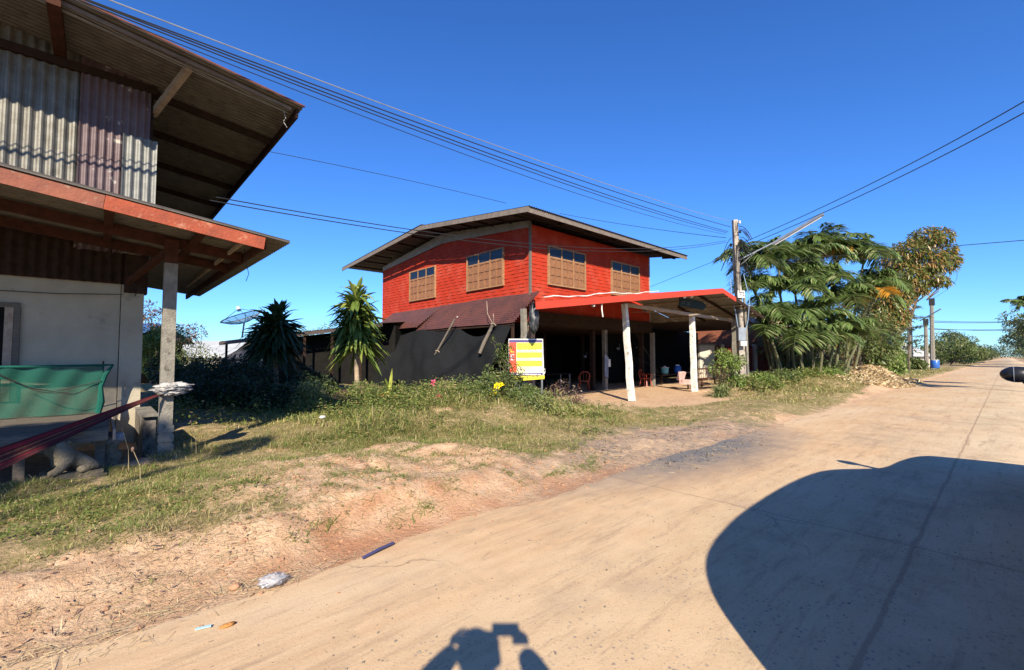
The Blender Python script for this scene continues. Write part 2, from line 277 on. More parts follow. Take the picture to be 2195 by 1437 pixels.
class MB:
    def __init__(s): s.v = []; s.f = []
    def quad(s, a, b, c, d): i = len(s.v); s.v += [tuple(a), tuple(b), tuple(c), tuple(d)]; s.f.append((i, i+1, i+2, i+3)); return s
    def box8(s, p):
        i = len(s.v); s.v += [tuple(q) for q in p]
        s.f += [(i, i+3, i+2, i+1), (i+4, i+5, i+6, i+7), (i, i+1, i+5, i+4), (i+1, i+2, i+6, i+5), (i+2, i+3, i+7, i+6), (i+3, i, i+4, i+7)]; return s
    def box(s, x0, x1, y0, y1, z0, z1): return s.box8([(x0, y0, z0), (x1, y0, z0), (x1, y1, z0), (x0, y1, z0), (x0, y0, z1), (x1, y0, z1), (x1, y1, z1), (x0, y1, z1)])
    def obox(s, c, U, V, N, a, b, h):
        c, U, V, N = (np.array(q, float) for q in (c, U, V, N)); p = []
        for k in (-1, 1):
            for i, j in ((-1, -1), (1, -1), (1, 1), (-1, 1)): p.append(c+U*i*a/2+V*j*b/2+N*k*h/2)
        return s.box8(p)
    def bar(s, p0, p1, w, h=None, up=(0, 0, 1), w1=None, h1=None):
        p0 = np.array(p0, float); p1 = np.array(p1, float); h = h or w; w1 = w1 or w; h1 = h1 or h; d = p1-p0; d /= np.linalg.norm(d)
        u = np.array(up, float)
        if abs(d@u) > .98: u = np.array([1., 0, 0])
        sd_ = np.cross(d, u); sd_ /= np.linalg.norm(sd_); u = np.cross(sd_, d); P = []
        for p, a, b in ((p0, w, h), (p1, w1, h1)):
            for i, j in ((-1, -1), (1, -1), (1, 1), (-1, 1)): P.append(p+sd_*i*a/2+u*j*b/2)
        return s.box8(P)
    def tube(s, pts, r, n=8, cap=True):
        pts = [np.array(p, float) for p in pts]; rr = r if hasattr(r, '__len__') else [r]*len(pts); i0 = len(s.v); ref = None
        for k, p in enumerate(pts):
            d = pts[min(k+1, len(pts)-1)]-pts[max(k-1, 0)]; d /= np.linalg.norm(d)+1e-9
            if ref is None: ref = np.array([0, 0, 1.]) if abs(d[2]) < .9 else np.array([1., 0, 0])
            a = np.cross(d, ref); a /= np.linalg.norm(a)+1e-9; b = np.cross(a, d); ref = b
            for j in range(n): t = 2*math.pi*j/n; s.v.append(tuple(p+(a*math.cos(t)+b*math.sin(t))*rr[k]))
        for k in range(len(pts)-1):
            for j in range(n): q = (j+1) % n; s.f.append((i0+k*n+j, i0+k*n+q, i0+k*n+n+q, i0+k*n+n+j))
        if cap: s.f.append(tuple(i0+j for j in range(n))[::-1]); s.f.append(tuple(i0+(len(pts)-1)*n+j for j in range(n)))
        return s
    def lathe(s, c, prof, n=20):
        return s.tube([(c[0], c[1], c[2]+z) for z, r in prof], [r for z, r in prof], n)
    def corr(s, O, U, Vd, lu, lv, pitch, amp, N, nv=1, edge=0, seg=6, rib=False):
        if rib: seg = 12
        O, U, Vd, N = (np.array(q, float) for q in (O, U, Vd, N)); k = max(2, int(lu/pitch*seg)); i0 = len(s.v)
        for i in range(k+1):
            t = lu*i/k; fr_ = (t/pitch) % 1.; p = O+U*t+N*amp*(math.cos(2*math.pi*t/pitch) if not rib else 1.5*math.exp(-((fr_-.5)/.13)**2)-.2)
            for j in range(nv+1): s.v.append(tuple(p+Vd*(lv*j/nv+(random.uniform(-edge, edge) if edge and j in (0, nv) else 0))))
        for i in range(k):
            for j in range(nv): a = i0+i*(nv+1)+j; s.f.append((a, a+nv+1, a+nv+2, a+1))
        return s
    def blob(s, c, r, n=10, jit=.15, flat=1):
        c = np.array(c, float); r = np.array(r if hasattr(r, '__len__') else (r, r, r), float); i0 = len(s.v); m = n//2+1
        for i in range(m+1):
            th = math.pi*i/m
            for j in range(n):
                ph = 2*math.pi*j/n; q = 1+random.uniform(-jit, jit)*(0 < i < m)
                s.v.append(tuple(c+r*q*np.array([math.sin(th)*math.cos(ph), math.sin(th)*math.sin(ph), math.cos(th)])))
        for i in range(m):
            for j in range(n): s.f.append((i0+i*n+j, i0+(i+1)*n+j, i0+(i+1)*n+(j+1) % n, i0+i*n+(j+1) % n))
        return s
    def me(s, name): m = bpy.data.meshes.new(name); m.from_pydata(s.v, [], s.f); m.validate(); m.update(); return m
    def build(s, name, m, parent=None, smooth=False): return link(name, s.me(name), m, parent, smooth)

def unit(a): return a/(np.linalg.norm(a, axis=-1, keepdims=True)+1e-9)
def strips(P, D, L, Wd, droop=.3, n=2, cols=2, roll=None, shape='leaf', fold=.25, curl=None):
    """many leaves or blades at once; P base, D direction, L length, Wd width, droop of the tip"""
    P = np.asarray(P, float); D = unit(np.asarray(D, float)); K = len(P); L = np.broadcast_to(L, K).astype(float); Wd = np.broadcast_to(Wd, K).astype(float)
    droop = np.broadcast_to(droop, K).astype(float); t = np.linspace(0, 1, n+1)
    Z = np.array([0, 0, 1.]); S = np.cross(D, Z+rng.normal(0, .02, (K, 3))); S = unit(S); Nn = np.cross(S, D)
    if roll is not None: a = rng.uniform(-roll, roll, K)[:, None]; S, Nn = S*np.cos(a)+Nn*np.sin(a), Nn*np.cos(a)-S*np.sin(a)
    C = P[:, None]+D[:, None]*(L[:, None, None]*t[None, :, None]); C[:, :, 2] -= droop[:, None]*L[:, None]*t[None]**2
    w = {'leaf': np.sin(np.pi*np.clip(t*.93+.05, 0, 1))**.8, 'blade': 1-t**1.5*.92, 'strap': np.clip(np.minimum(t*5+.35, (1-t)*3+.06), 0, 1)}[shape]
    o = S[:, None]*(Wd[:, None, None]*w[None, :, None]/2)
    if cols == 2: V = np.stack([C-o, C+o], 2)
    else: V = np.stack([C-o, C-Nn[:, None]*(Wd[:, None, None]*w[None, :, None])*fold, C+o], 2)
    V = V.reshape(-1, 3); c = cols; F = []
    base = (np.arange(K)*(n+1)*c)[:, None]
    for i in range(n):
        for j in range(c-1): F.append(base+np.array([i*c+j, i*c+j+1, (i+1)*c+j+1, (i+1)*c+j]))
    return V, np.stack(F, 1).reshape(-1, 4)
def sph(K): return unit(rng.normal(0, 1, (K, 3)))
def clump(c, r, K, L, Wd, hang=.3, cols=2, n=2, up=.2):
    """leaves filling one lump of a crown, denser at its skin"""
    d = sph(K); rad = rng.uniform(.35, 1, K)**.6; P = np.array(c)+d*np.array(r)*rad[:, None]
    D = d*.7+rng.normal(0, .6, (K, 3)); D[:, 2] += up-hang
    return strips(P, D, L*rng.uniform(.6, 1.25, K), Wd*rng.uniform(.7, 1.2, K), hang*rng.uniform(.2, 1.2, K), n=n, cols=cols, roll=1.3)
def limbpath(a, b, wob=.15, k=5):
    a = np.array(a, float); b = np.array(b, float); L = np.linalg.norm(b-a); out = []
    for i in range(k+1):
        t = i/k; p = a+(b-a)*t; p = p+rng.normal(0, wob*L*.12, 3)*(0 < i < k); p[2] += math.sin(math.pi*t)*L*.06; out.append(p)
    return out
def tree(name, label, cat, base, lumps, leafm, K, L, Wd, tr=.15, fork=.35, group=None, hang=.3, barkm='bark', trunk_to=None):
    base = np.array(base, float); t = thing(name, label, cat, base, group); mb = MB()
    c0 = np.mean([l[0] for l in lumps], 0) if trunk_to is None else np.array(trunk_to); f = base+(c0-base)*fork; f[2] = base[2]+(c0[2]-base[2])*fork
    mb.tube(limbpath(base-np.array([0, 0, .1]), f, .1), np.linspace(tr, tr*.75, 6), 8)
    for c, r in lumps:
        tip = np.array(c)
        mb.tube(limbpath(f, tip, .22), np.linspace(tr*.5, tr*.1, 6), 6)
        for q in range(3): e = tip+sph(1)[0]*np.array(r)*.8; mb.tube(limbpath(f+(tip-f)*.7, e, .4, 3), np.linspace(tr*.2, tr*.05, 4), 4)
    mb.build('trunk', barkm, t, True)
    vol = sum(float(np.prod(np.broadcast_to(r, 3)))**.667 for c, r in lumps)
    vf = [clump(c, r, max(8, int(K*float(np.prod(np.broadcast_to(r, 3)))**.667/vol)), L, Wd, hang) for c, r in lumps]
    leafobj('crown', vf, leafm, t); return t
def frond(base, az, el, length, droop, ll, nl=26, wl=.035):
    t = np.linspace(0, 1, 9); h = np.array([math.cos(az), math.sin(az), 0])
    def pos(t): t = np.asarray(t)[:, None]; return base+h*(length*(math.cos(el)*t))+np.array([0, 0, 1.])*(length*(math.sin(el)*t-droop*t**2.2))
    T = np.linspace(.14, .99, nl); C = pos(T); tg = unit(pos(T+.01)-C); sd_ = unit(np.cross(tg, [0, 0, 1.])); u = np.cross(sd_, tg)
    out = []
    for s in (-1, 1):
        D = sd_*s*.95+tg*.42+u*.25+rng.normal(0, .06, C.shape); l = ll*np.sin(np.pi*np.clip(T*.85+.12, 0, 1))**.6
        out.append(strips(C, D, l*rng.uniform(.85, 1.1, nl), wl, rng.uniform(.35, .75, nl), n=3, cols=2, roll=.3, shape='leaf'))
    return pos(t), out
def vnoise(x, y, s, seed=0):
    x = np.asarray(x, float)*s; y = np.asarray(y, float)*s; xi = np.floor(x); yi = np.floor(y); fx = x-xi; fy = y-yi; fx = fx*fx*(3-2*fx); fy = fy*fy*(3-2*fy)
    def hsh(a, b): q = np.sin(a*127.1+b*311.7+seed*74.7)*43758.5453; return q-np.floor(q)
    return (hsh(xi, yi)*(1-fx)+hsh(xi+1, yi)*fx)*(1-fy)+(hsh(xi, yi+1)*(1-fx)+hsh(xi+1, yi+1)*fx)*fy
def sm(x, a, b): t = np.clip((np.asarray(x, float)-a)/(b-a), 0, 1); return t*t*(3-2*t)
def ell(x, y, cx, cy, rx, ry, ang=0, soft=.35):
    c, s = math.cos(ang), math.sin(ang); u = ((x-cx)*c+(y-cy)*s)/rx; v = (-(x-cx)*s+(y-cy)*c)/ry; return 1-sm(np.sqrt(u*u+v*v), 1-soft, 1+soft)
def gmask(x, y):
    """how much grass grows at a spot: the bare yard, the spoil beside the road and the turning are left out"""
    x = np.asarray(x, float); y = np.asarray(y, float); nz = vnoise(x, y, 1.1, 3)*.6+vnoise(x, y, 3.1, 5)*.4
    edge = np.where(x < 2, 4.5, np.where(x < 4.2, 4.5+(x-2)*.25, 4.2)); edge = edge-.25*sm(x, 4, 6)
    edge = edge-.2*sm(x, 5, 9)*(x < 20); g = sm(y, edge-.5, edge+.4)
    bare = np.maximum.reduce([ell(x, y, 2.9, 4.9, 1.5, 1.15, .3), ell(x, y, 3.0, 6.2, .9, .55, .5)*.8, ell(x, y, 14.6, 9.6, 5.6, 3.0, -.12, .18), ell(x, y, 19, 13.5, 8, 5, 0, .2), ell(x, y, 12.0, 7.8, 1.3, .5, -.3)*.8, ell(x, y, 31, 3.3, 9, 1.3, 0, .3),ell(x, y, 38, 9, 3.5, 4.5, 0)*.9])
    g = g*(1-bare*np.where(x < 5, .88, 1.0))
    g = g*(1-.75*ell(x, y, 7.7, 4.1, 3.2, .9, -.02, .5)); g = np.where((x > -7) & (x < .6) & (y > 7.95) & (y < 10.6), 0, g)
    g = np.where(y < -3, sm(-y, 3, 4.2), g)
    pt = vnoise(x, y, 1.5, 17)*.5+vnoise(x, y, .55, 18)*.5; zn = ell(x, y, 3.3, 5.2, 2.3, 1.9, .2, .35); g = g*(1-zn*(1-.15-.85*sm(pt, .40, .55)))*np.where(x < 1.8, .7+.3*sm(pt, .32, .5), .72+.28*sm(pt, .35, .55))
    return np.clip(g*sm(g*1.0+nz*.9, .55, 1.1), 0, 1)
def ashm(x, y): return np.clip(ell(x, y, 7.7, 4.0, 3.6, 1.1, -.02, .5)*(.6+.75*vnoise(x, y, 2.3, 9)), 0, 1)
def gh(x, y):
    x = np.asarray(x, float); y = np.asarray(y, float); v = np.maximum(sm(y, 3.62, 4.5), sm(-y, 2.6, 3.6))
    flat = np.maximum.reduce([ell(x, y, 14.6, 9.6, 5.6, 3.0, -.12, .2), ell(x, y, 18, 14, 9, 5, 0, .2), ell(x, y, -3, 9.2, 3.8, 1.6, 0, .15)])
    b = vnoise(x, y, .6, 1)*.16+vnoise(x, y, 1.9, 2)*.09+vnoise(x, y, 5, 4)*.035+vnoise(x, y, 13, 6)*.018
    rough = ell(x, y, 1.8, 4.6, 3.4, 1.5, .25, .4); b = b+rough*(np.abs(vnoise(x, y, 3.3, 14)-.5)*.13+np.abs(vnoise(x, y, 8, 15)-.5)*.05+vnoise(x, y, 22, 16)*.014)
    hump = .22*ell(x, y, 8.3, 8.6, 3.4, 2.2, .3, .7)+.12*ell(x, y, 2.9, 5.1, 1.6, 1.1, .2, .7)+.35*ell(x, y, 29, 6.6, 4, 1.8, 0, .8)+.25*ell(x, y, 25, 8, 3.5, 2, 0, .8)
    hump = hump+.20*ell(x, y, 6.2, 9.6, 3.2, 1.9, .35, .6)
    return v*(b*(1-flat*.92)+hump-.03)-.014*(1-v)*(1-.55*sm(y, 3.0, 3.5))

# ---------------------------------------------------------------- ground and road
def axis(parts):
    return np.unique(np.concatenate([np.arange(a, b, st) for a, b, st in parts]).round(4))
gx = axis([(-3000, -200, 400), (-200, -20, 20), (-20, -3, 1), (-3, 12, .06), (12, 24, .12), (24, 60, .4), (60, 200, 4), (200, 3001, 350)])
gy = axis([(-3000, -200, 400), (-200, -20, 20), (-20, -3.6, .5), (-3.6, -2.4, .2), (-2.4, 3.4, .8), (3.4, 9, .06), (9, 18, .12), (18, 60, .8), (60, 200, 5), (200, 3001, 350)])
X, Y = np.meshgrid(gx, gy, indexing='ij'); Z = gh(X, Y); nx, ny = X.shape
idx = np.arange(nx*ny).reshape(nx, ny)
F = np.stack([idx[:-1, :-1], idx[1:, :-1], idx[1:, 1:], idx[:-1, 1:]], -1).reshape(-1, 4)
me = npmesh('ground', np.stack([X, Y, Z], -1).reshape(-1, 3), F)
ca = me.color_attributes.new('mask', 'FLOAT_COLOR', 'POINT')
red = np.clip(ell(X, Y, 2.1, 3.95, 1.4, .35, .15, .5)*.8+ell(X, Y, 4, 3.8, 2, .25, 0, .5)*.5, 0, 1)*vnoise(X, Y, 4, 8)
under = ell(X, Y, -2.2, 8.9, 3.0, 1.9, 0, .12)*.0
ca.data.foreach_set('color', np.stack([gmask(X, Y), ashm(X, Y), red, np.ones_like(X)], -1).astype(np.float32).ravel())
g = link('ground', me, ground_mat(), smooth=True); tag(g, kind='structure')
rx = axis([(-400, -10, 30), (-10, 30, .12), (30, 900, 30)]); V = []; F = []
for i, x in enumerate(rx):
    w = ((float(vnoise(x, 0, .7, 3))-.5)*.30+(float(vnoise(x, 0, 2.9, 5))-.5)*.14+(float(vnoise(x, 0, 7, 9))-.5)*.05) if -10 < x < 30 else 0
    V += [(x, -2.55+w, -.02), (x, -2.53+w, 0), (x, 0.2, .004), (x, 3.62+w, 0), (x, 3.68+w, -.008)]
    if i: a = (i-1)*5; F += [(a+j, a+5+j, a+6+j, a+1+j) for j in range(4)]
r = link('road', npmesh('road', V, F), road_mat()); tag(r, kind='structure')

# ---------------------------------------------------------------- grass
def scatter(n, x0, x1, y0, y1, f, near=True):
    x = rng.uniform(x0, x1, n); y = rng.uniform(y0, y1, n); k = f(x, y) > rng.uniform(0, 1, n); x, y = x[k], y[k]
    return x, y, gh(x, y)
def grasspatch(n, x0, x1, y0, y1, L, Wd, f=gmask, lean=.95, droop=.35, ns=2):
    x, y, z = scatter(n, x0, x1, y0, y1, f); K = len(x); D = rng.normal(0, lean, (K, 3)); D[:, 2] = rng.uniform(.35, 1, K)
    hh = (.35+1.1*vnoise(x, y, .8, 21)*vnoise(x, y, 2.4, 22)*1.6)*rng.uniform(.5, 1.3, K)
    return strips(np.stack([x, y, z-.01], -1), D, L*hh, Wd*rng.uniform(.7, 1.4, K), droop, n=ns, shape='blade')
gm2 = lambda x, y: gmask(x, y)*(vnoise(x, y, 1.7, 31) > .42)
spf = lambda x, y: .10+.5*np.clip(vnoise(x, y, 2.1, 78)-.5, 0, 1)
vf = [grasspatch(22000, -1.5, 6.0, 3.8, 6.5, .11, .006, spf), grasspatch(90000, -1.5, 3.6, 4.2, 8.0, .10, .0055), grasspatch(60000, -1, 7, 6.5, 11, .14, .008), grasspatch(80000, 3.4, 10, 3.9, 12, .15, .008),
      grasspatch(26000, 2, 12, 10, 18, .26, .016), grasspatch(46000, 9, 26, 3.9, 9, .12, .011), grasspatch(26000, 16, 30, 4.6, 8.5, .22, .022), grasspatch(16000, 20, 40, 4.5, 12, .25, .03), grasspatch(16000, 36, 75, 4.2, 14, .3, .07)]
tag(leafobj('dry_grass', vf, 'grass'), kind='stuff')
vf = [grasspatch(45000, -1.5, 3.6, 4.4, 8.0, .12, .006, gm2), grasspatch(30000, -1, 9, 6.5, 12, .17, .010, gm2), grasspatch(34000, 3.4, 11, 4.2, 11, .15, .013, gm2),
      grasspatch(14000, 2, 12, 10, 18, .30, .018, gm2), grasspatch(22000, 10, 24, 4.0, 10, .12, .015, gm2), grasspatch(14000, 20, 75, 4.4, 14, .3, .05, gm2),
      grasspatch(6000, 14, 90, -14, -3, .3, .05)]
tag(leafobj('green_grass', vf, 'grass_green'), kind='stuff')
tx = rng.uniform(1.0, 5.8, 130); ty = rng.uniform(3.9, 7.2, 130); tr_ = rng.uniform(.04, .16, 130); n_t = 70
X_ = (tx[:, None]+rng.normal(0, 1, (130, n_t))*tr_[:, None]).ravel(); Y_ = (ty[:, None]+rng.normal(0, 1, (130, n_t))*tr_[:, None]*.7).ravel(); D_ = rng.normal(0, .9, (len(X_), 3)); D_[:, 2] = rng.uniform(.05, .8, len(X_))
kk = Y_ > 3.78; X_, Y_, D_ = X_[kk], Y_[kk], D_[kk]
CG = (np.stack([X_, Y_, gh(X_, Y_)], -1), D_, rng.uniform(.04, .13, len(X_)), .006, .25, 2, 2, None, 'blade')
# runners and sparse tufts on the bare soil, straw raked along the road edge
x, y, z = scatter(1500, 1.2, 5.4, 3.95, 7, lambda x, y: (vnoise(x, y, 2.2, 41) > .55)*.9); K = len(x); D = rng.normal(0, 1, (K, 3)); D[:, 2] = rng.uniform(.02, .35, K)
tag(leafobj('creeping_grass', [strips(*CG), strips(np.stack([x, y, z+.004], -1), D, rng.uniform(.06, .2, K), .007, .15, n=3, shape='blade')], 'grass_green'), kind='stuff')
def straw(n, f, x0, x1, y0, y1, l=.12, w=.004):
    x, y, z = scatter(n, x0, x1, y0, y1, f); K = len(x); D = rng.normal(0, 1, (K, 3))*np.array([1, .6, .12]); D[:, 2] = np.abs(D[:, 2])
    return strips(np.stack([x, y, np.maximum(z, 0)+.006], -1), D, rng.uniform(.3, 1.3, K)*l, w, .08, n=2, shape='blade', roll=.6)
strf = lambda x, y: np.clip(ell(x, y, .35, 3.8, 1.0, .45, .3, .6)*vnoise(x, y, 4, 51)*1.3+.35*ell(x, y, 1.0, 3.62, .7, .12)+.12*sm(vnoise(x, y, 3, 52), .5, .8)*(y > 3.6), 0, 1)
tag(leafobj('straw_litter', [straw(9000, strf, -1.0, 2.6, 3.3, 5.2), straw(2500, lambda x, y: .35*(y > 3.6)*vnoise(x, y, 3, 5), 2, 9, 3.5, 5), straw(900, lambda x, y: ell(x, y, 7.6, 3.3, 2.3, .35, -.05), 5, 11, 2.8, 4, .10, .008)], 'straw'), kind='stuff')
x, y, z = scatter(1500, -1.0, 2.0, 3.4, 5, lambda x, y: ell(x, y, .2, 4.1, .9, .5, .3, .6)*vnoise(x, y, 3, 61)); K = len(x); D = rng.normal(0, 1, (K, 3)); D[:, 2] = np.abs(D[:, 2])*.3
tag(leafobj('dead_leaf_litter', [strips(np.stack([x, y, np.maximum(z, 0)+.008], -1), D, rng.uniform(.02, .06, K), .014, .2, n=2, cols=3, roll=1)], 'litter'), kind='stuff')
# taller loose growth before the shade net and along the back of the verge
ta = lambda x, y: gmask(x, y)*np.clip(ell(x, y, 7.2, 10.6, 4.2, 2.6, .35, .5)*.9+ell(x, y, 3.5, 12.5, 3, 2.2, 0, .5)*.5, 0, 1)*sm(vnoise(x, y, 1.1, 88), .25, .6)
tag(leafobj('tall_grass', [grasspatch(26000, 3, 12, 7.8, 14.5, .48, .013, ta, .5, .5, 3)], leafmat('tall_yellow_green_grass', (.20, .24, .05), (.38, .38, .11), (.52, .43, .22), trans=.4, rough=.6, f3=.7)), kind='stuff')
# small weeds along the house side of the verge
def weeds(n, x0, x1, y0, y1, hgt, lw, f=gmask, m='weed', nm='leafy_weeds', per=9):
    x, y, z = scatter(n, x0, x1, y0, y1, f); K = len(x); P = np.repeat(np.stack([x, y, z], -1), per, 0); hh = np.repeat(hgt*rng.uniform(.4, 1.2, K), per)
    P = P+rng.normal(0, 1, P.shape)*np.array([.3, .3, 0])*hh[:, None]*.5; P[:, 2] += rng.uniform(0, 1, len(P))*hh*.8
    D = rng.normal(0, .8, P.shape); D[:, 2] = rng.uniform(-.1, .8, len(P)); return strips(P, D, lw*rng.uniform(1, 2.2, len(P)), lw, .3, n=2, cols=3, roll=.5)
wm = lambda x, y: gmask(x, y)*(vnoise(x, y, .9, 71) > .5)
tag(leafobj('leafy_weeds', [weeds(1400, -1.5, 6, 3.95, 7, .07, .012, lambda x, y: np.clip(vnoise(x, y, 2.6, 77)-.45, 0, 1)*1.5), weeds(2600, -1.5, 4, 5, 8.2, .10, .016, wm), weeds(1500, 3, 11, 5, 11.5, .2, .03, wm), weeds(2600, 3.6, 11, 8.2, 13.5, .42, .035), weeds(1100, 5, 11, 10, 14, .75, .045), weeds(900, 1, 9, 11, 17, .6, .05),
   weeds(700, 20, 32, 6.5, 9.5, .5, .08)], 'weed'), kind='stuff')

def rib_shade_grime(m, off, per):
    # shade of the rib grooves painted as dark lines, along with rust and grime
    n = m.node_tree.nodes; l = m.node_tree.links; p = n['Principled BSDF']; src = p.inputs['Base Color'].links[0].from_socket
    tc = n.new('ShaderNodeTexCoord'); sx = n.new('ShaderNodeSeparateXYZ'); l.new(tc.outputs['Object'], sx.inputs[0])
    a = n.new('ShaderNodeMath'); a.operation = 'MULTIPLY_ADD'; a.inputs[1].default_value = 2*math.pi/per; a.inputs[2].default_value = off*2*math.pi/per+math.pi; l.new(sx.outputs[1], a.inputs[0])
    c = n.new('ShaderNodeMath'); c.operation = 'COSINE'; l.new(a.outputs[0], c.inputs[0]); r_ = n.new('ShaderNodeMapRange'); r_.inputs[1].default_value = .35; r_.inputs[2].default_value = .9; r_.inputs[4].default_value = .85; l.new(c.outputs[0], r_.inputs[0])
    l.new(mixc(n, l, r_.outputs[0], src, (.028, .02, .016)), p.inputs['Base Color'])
rib_shade_grime(MT['soffit'], 10.5-8.82, .12)
# ================================================================ the grey village house on the left
t = thing('village_house', 'grey plastered village house with corrugated metal upper storey and deep rusty eaves at left', 'house', (-.5, 10.5, 0))
WY = 10.5
m = MB().box(-6, .26, WY, 16, 0, 3.02).box(-6, .24, WY+.5, 16, 3.0, 6.5); m.build('wall', 'plaster', t)
MB().box(.27, .58, WY-.03, 16, 0, 3.0).build('corner_pillar', 'plaster', t)
MB().box(-6, .62, 7.75, WY-.01, -.1, .05).build('floor_slab', 'concrete', t)
# lower dark sheet strip above the plaster wall
m = MB(); m.corr((-6, WY-.06, 2.86), (1, 0, 0), (0, 0, 1), 6.35, .75, .13, .018, (0, -1, 0)); m.box(.30, .62, WY-.10, WY+.2, 2.72, 3.5); m.build('wood_lintel', 'dark_wood', t)
# upper storey sheets
m = MB(); m.corr((-6, WY-.04, 3.4), (1, 0, 0), (0, 0, 1), 5.72, 3.9, .13, .022, (0, -1, 0), nv=2); m.build('wall_sheet', 'galv', t)
m = MB(); m.corr((-.36, WY-.085, 3.4), (1, 0, 0), (0, 0, 1), .93, 3.45, .105, .018, (0, -1, 0), nv=2, edge=.012); m.build('purple_wall_sheet', 'purple_sheet', t)
m = MB(); m.corr((.20, WY-.135, 3.4), (1, 0, 0), (0, 0, 1), .48, 2.12, .12, .02, (0, -1, 0), nv=2, edge=.006); m.build('patch_sheet', 'galv_bright', t)
MB().box(.5, .62, WY-.02, 20, 3.3, 7.0).build('side_wall', 'dark_wood', t)
# upper roof: ribs run down towards the eave at x 2.8
sl = .127; zr = lambda x: 6.304+(2.724-x)*sl
Ux = np.array([1, 0, -sl]); Ux /= np.linalg.norm(Ux); Nz = np.array([sl, 0, 1.]); Nz /= np.linalg.norm(Nz)
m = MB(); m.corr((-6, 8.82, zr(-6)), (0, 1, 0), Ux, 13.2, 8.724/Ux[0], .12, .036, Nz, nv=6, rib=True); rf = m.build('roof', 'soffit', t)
m = MB(); m.bar((-6, 8.805, zr(-6)+.012), (2.74, 8.805, zr(2.74)+.012), .022, .03); m.build('roof_edge', 'rust_edge', t)
for yy in (10.6, 12.4, 14.3, 16.3, 18.4): MB().bar((.55, yy, zr(.55)-.09), (2.62, yy, zr(2.62)-.085), .07, .13).build('rafter', 'dark_wood', t)
MB().bar((2.65, 8.95, zr(2.65)-.10), (2.65, 21.8, zr(2.65)-.10), .04, .17).build('eave_board', 'dark_wood', t)
MB().bar((-.62, 8.9, zr(-.62)-.10), (-.62, 12, zr(-.62)-.10), .15, .15).build('purlin', 'red_wood', t)
MB().bar((.62, 10.6, 6.12), (.98, 9.12, zr(.98)-.07), .09, .12).build('brace', 'pale_wood', t)
MB().box(-6, .66, WY-.11, WY+.05, zr(.6)-.17, zr(.6)-.03).build('wall_plate', 'dark_wood', t)
m = MB(); m.bar((-6, 8.98, zr(-6)-.055), (2.55, 8.98, zr(2.55)-.06), .045, .06); m.build('rake_batten', 'fascia_grey', t)
m = MB()
for k in range(4): m.tube([(x, 9.04+.03*k+.015*math.sin(x*3+k), zr(x)-.085-.012*math.sin(x*2.1+k*2)-.004*k) for x in np.linspace(-5, 2.52, 22)], .0075, 5)
m.tube([(2.44, 9.07, 6.24), (2.48, 9.06, 6.1), (2.44, 9.06, 6.02), (2.5, 9.04, 5.92)], .008, 5); m.build('tied_cables', 'pale_cable', t)
# verandah roof: lower, same slope, its eave turns the corner at x 2.05
zv = lambda x: 3.33+(1.99-x)*.118
Uv = np.array([1, 0, -.118]); Uv /= np.linalg.norm(Uv); Nv = np.array([.118, 0, 1.]); Nv /= np.linalg.norm(Nv)
m = MB(); m.corr((-6, 7.26, zv(-6)), (0, 1, 0), Uv, 3.36, 8.10/Uv[0], .12, .034, Nv, nv=4, rib=True); m.corr((.66, 10.62, zv(.66)), (0, 1, 0), Uv, 5.0, 1.44/Uv[0], .12, .034, Nv, nv=2, rib=True)
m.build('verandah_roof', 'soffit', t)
fz = lambda x: zv(x)-.105
m = MB(); m.bar((-6, 7.30, fz(-6)), (-.005, 7.30, fz(0)), .03, .17); m.build('fascia_board', 'brownboard', t)
m = MB(); m.bar((.0, 7.295, fz(0)), (1.75, 7.295, fz(1.75)-.004), .03, .175); tag(m.build('fascia_board', 'salmon', t), 'sunlit faded salmon red fascia board')
MB().bar((1.78, 7.40, zv(1.78)-.09), (1.78, 15.5, zv(1.78)-.09), .04, .13).build('eave_board', 'red_wood', t)
MB().bar((1.55, 7.5, zv(1.55)-.07), (1.55, 13.5, zv(1.55)-.07), .035, .06).build('batten', 'pale_wood', t)
for yy in (8.73, 9.9): MB().bar((-6, yy, zv(-6)-.15), (1.75, yy, zv(1.75)-.09), .07, .15).build('rafter', 'red_wood', t)
for xx in (-1.4, 0.05, 1.05): MB().bar((xx, 7.38, zv(xx)-.06), (xx, 10.4, zv(xx)-.06), .10, .06).build('cross_batten', 'red_wood', t)
MB().bar((.35, 10.4, 2.9), (.8, 8.8, 3.3), .07, .09).build('brace', 'red_wood', t)
for xx, yy in ((.79, 8.71),):
    m = MB(); m.obox((xx, yy, 1.5), (1, 0, 0), (0, 1, 0), (0, 0, 1), .165, .165, 3.06)
    for z in (.08, .22, .36, .5): m.obox((xx+random.uniform(-.005, .005), yy-.002, z), (1, 0, 0), (0, 1, 0), (0, 0, 1), .195, .19, .105)
    p = m.build('post', 'concrete', t)
    MB().box(xx-.085, xx+.085, yy-.085, yy+.085, 3.031, 3.40).build('wood_cap', 'red_wood', p)
MB().tube([(.36, 10.3, 2.9), (.5, 9.9, 2.78), (.42, 9.8, 2.6)], .008, 5).build('loose_wire', 'cable', t)
MB().tube([(-6, 10.42, 2.62), (-3, 10.4, 2.58), (-.5, 10.4, 2.62), (.3, 10.38, 2.68)], .007, 5).build('wall_cable', 'cable', t)
MB().tube([(1.72, 8.4, 3.36), (1.74, 8.35, 3.1), (1.78, 8.33, 2.95), (1.74, 8.33, 2.82)], .005, 5).build('hanging_string', 'cable', t)
w = MB(); w.box(-1.9, -.93, WY-.05, WY, 2.36, 2.44); w.box(-.99, -.92, WY-.05, WY, .9, 2.36); fr = w.build('window_frame', 'grey_wood', t)
MB().box(-1.9, -1.09, WY-.025, WY+.02, .9, 2.36).build('window_opening', 'shed_black', fr)
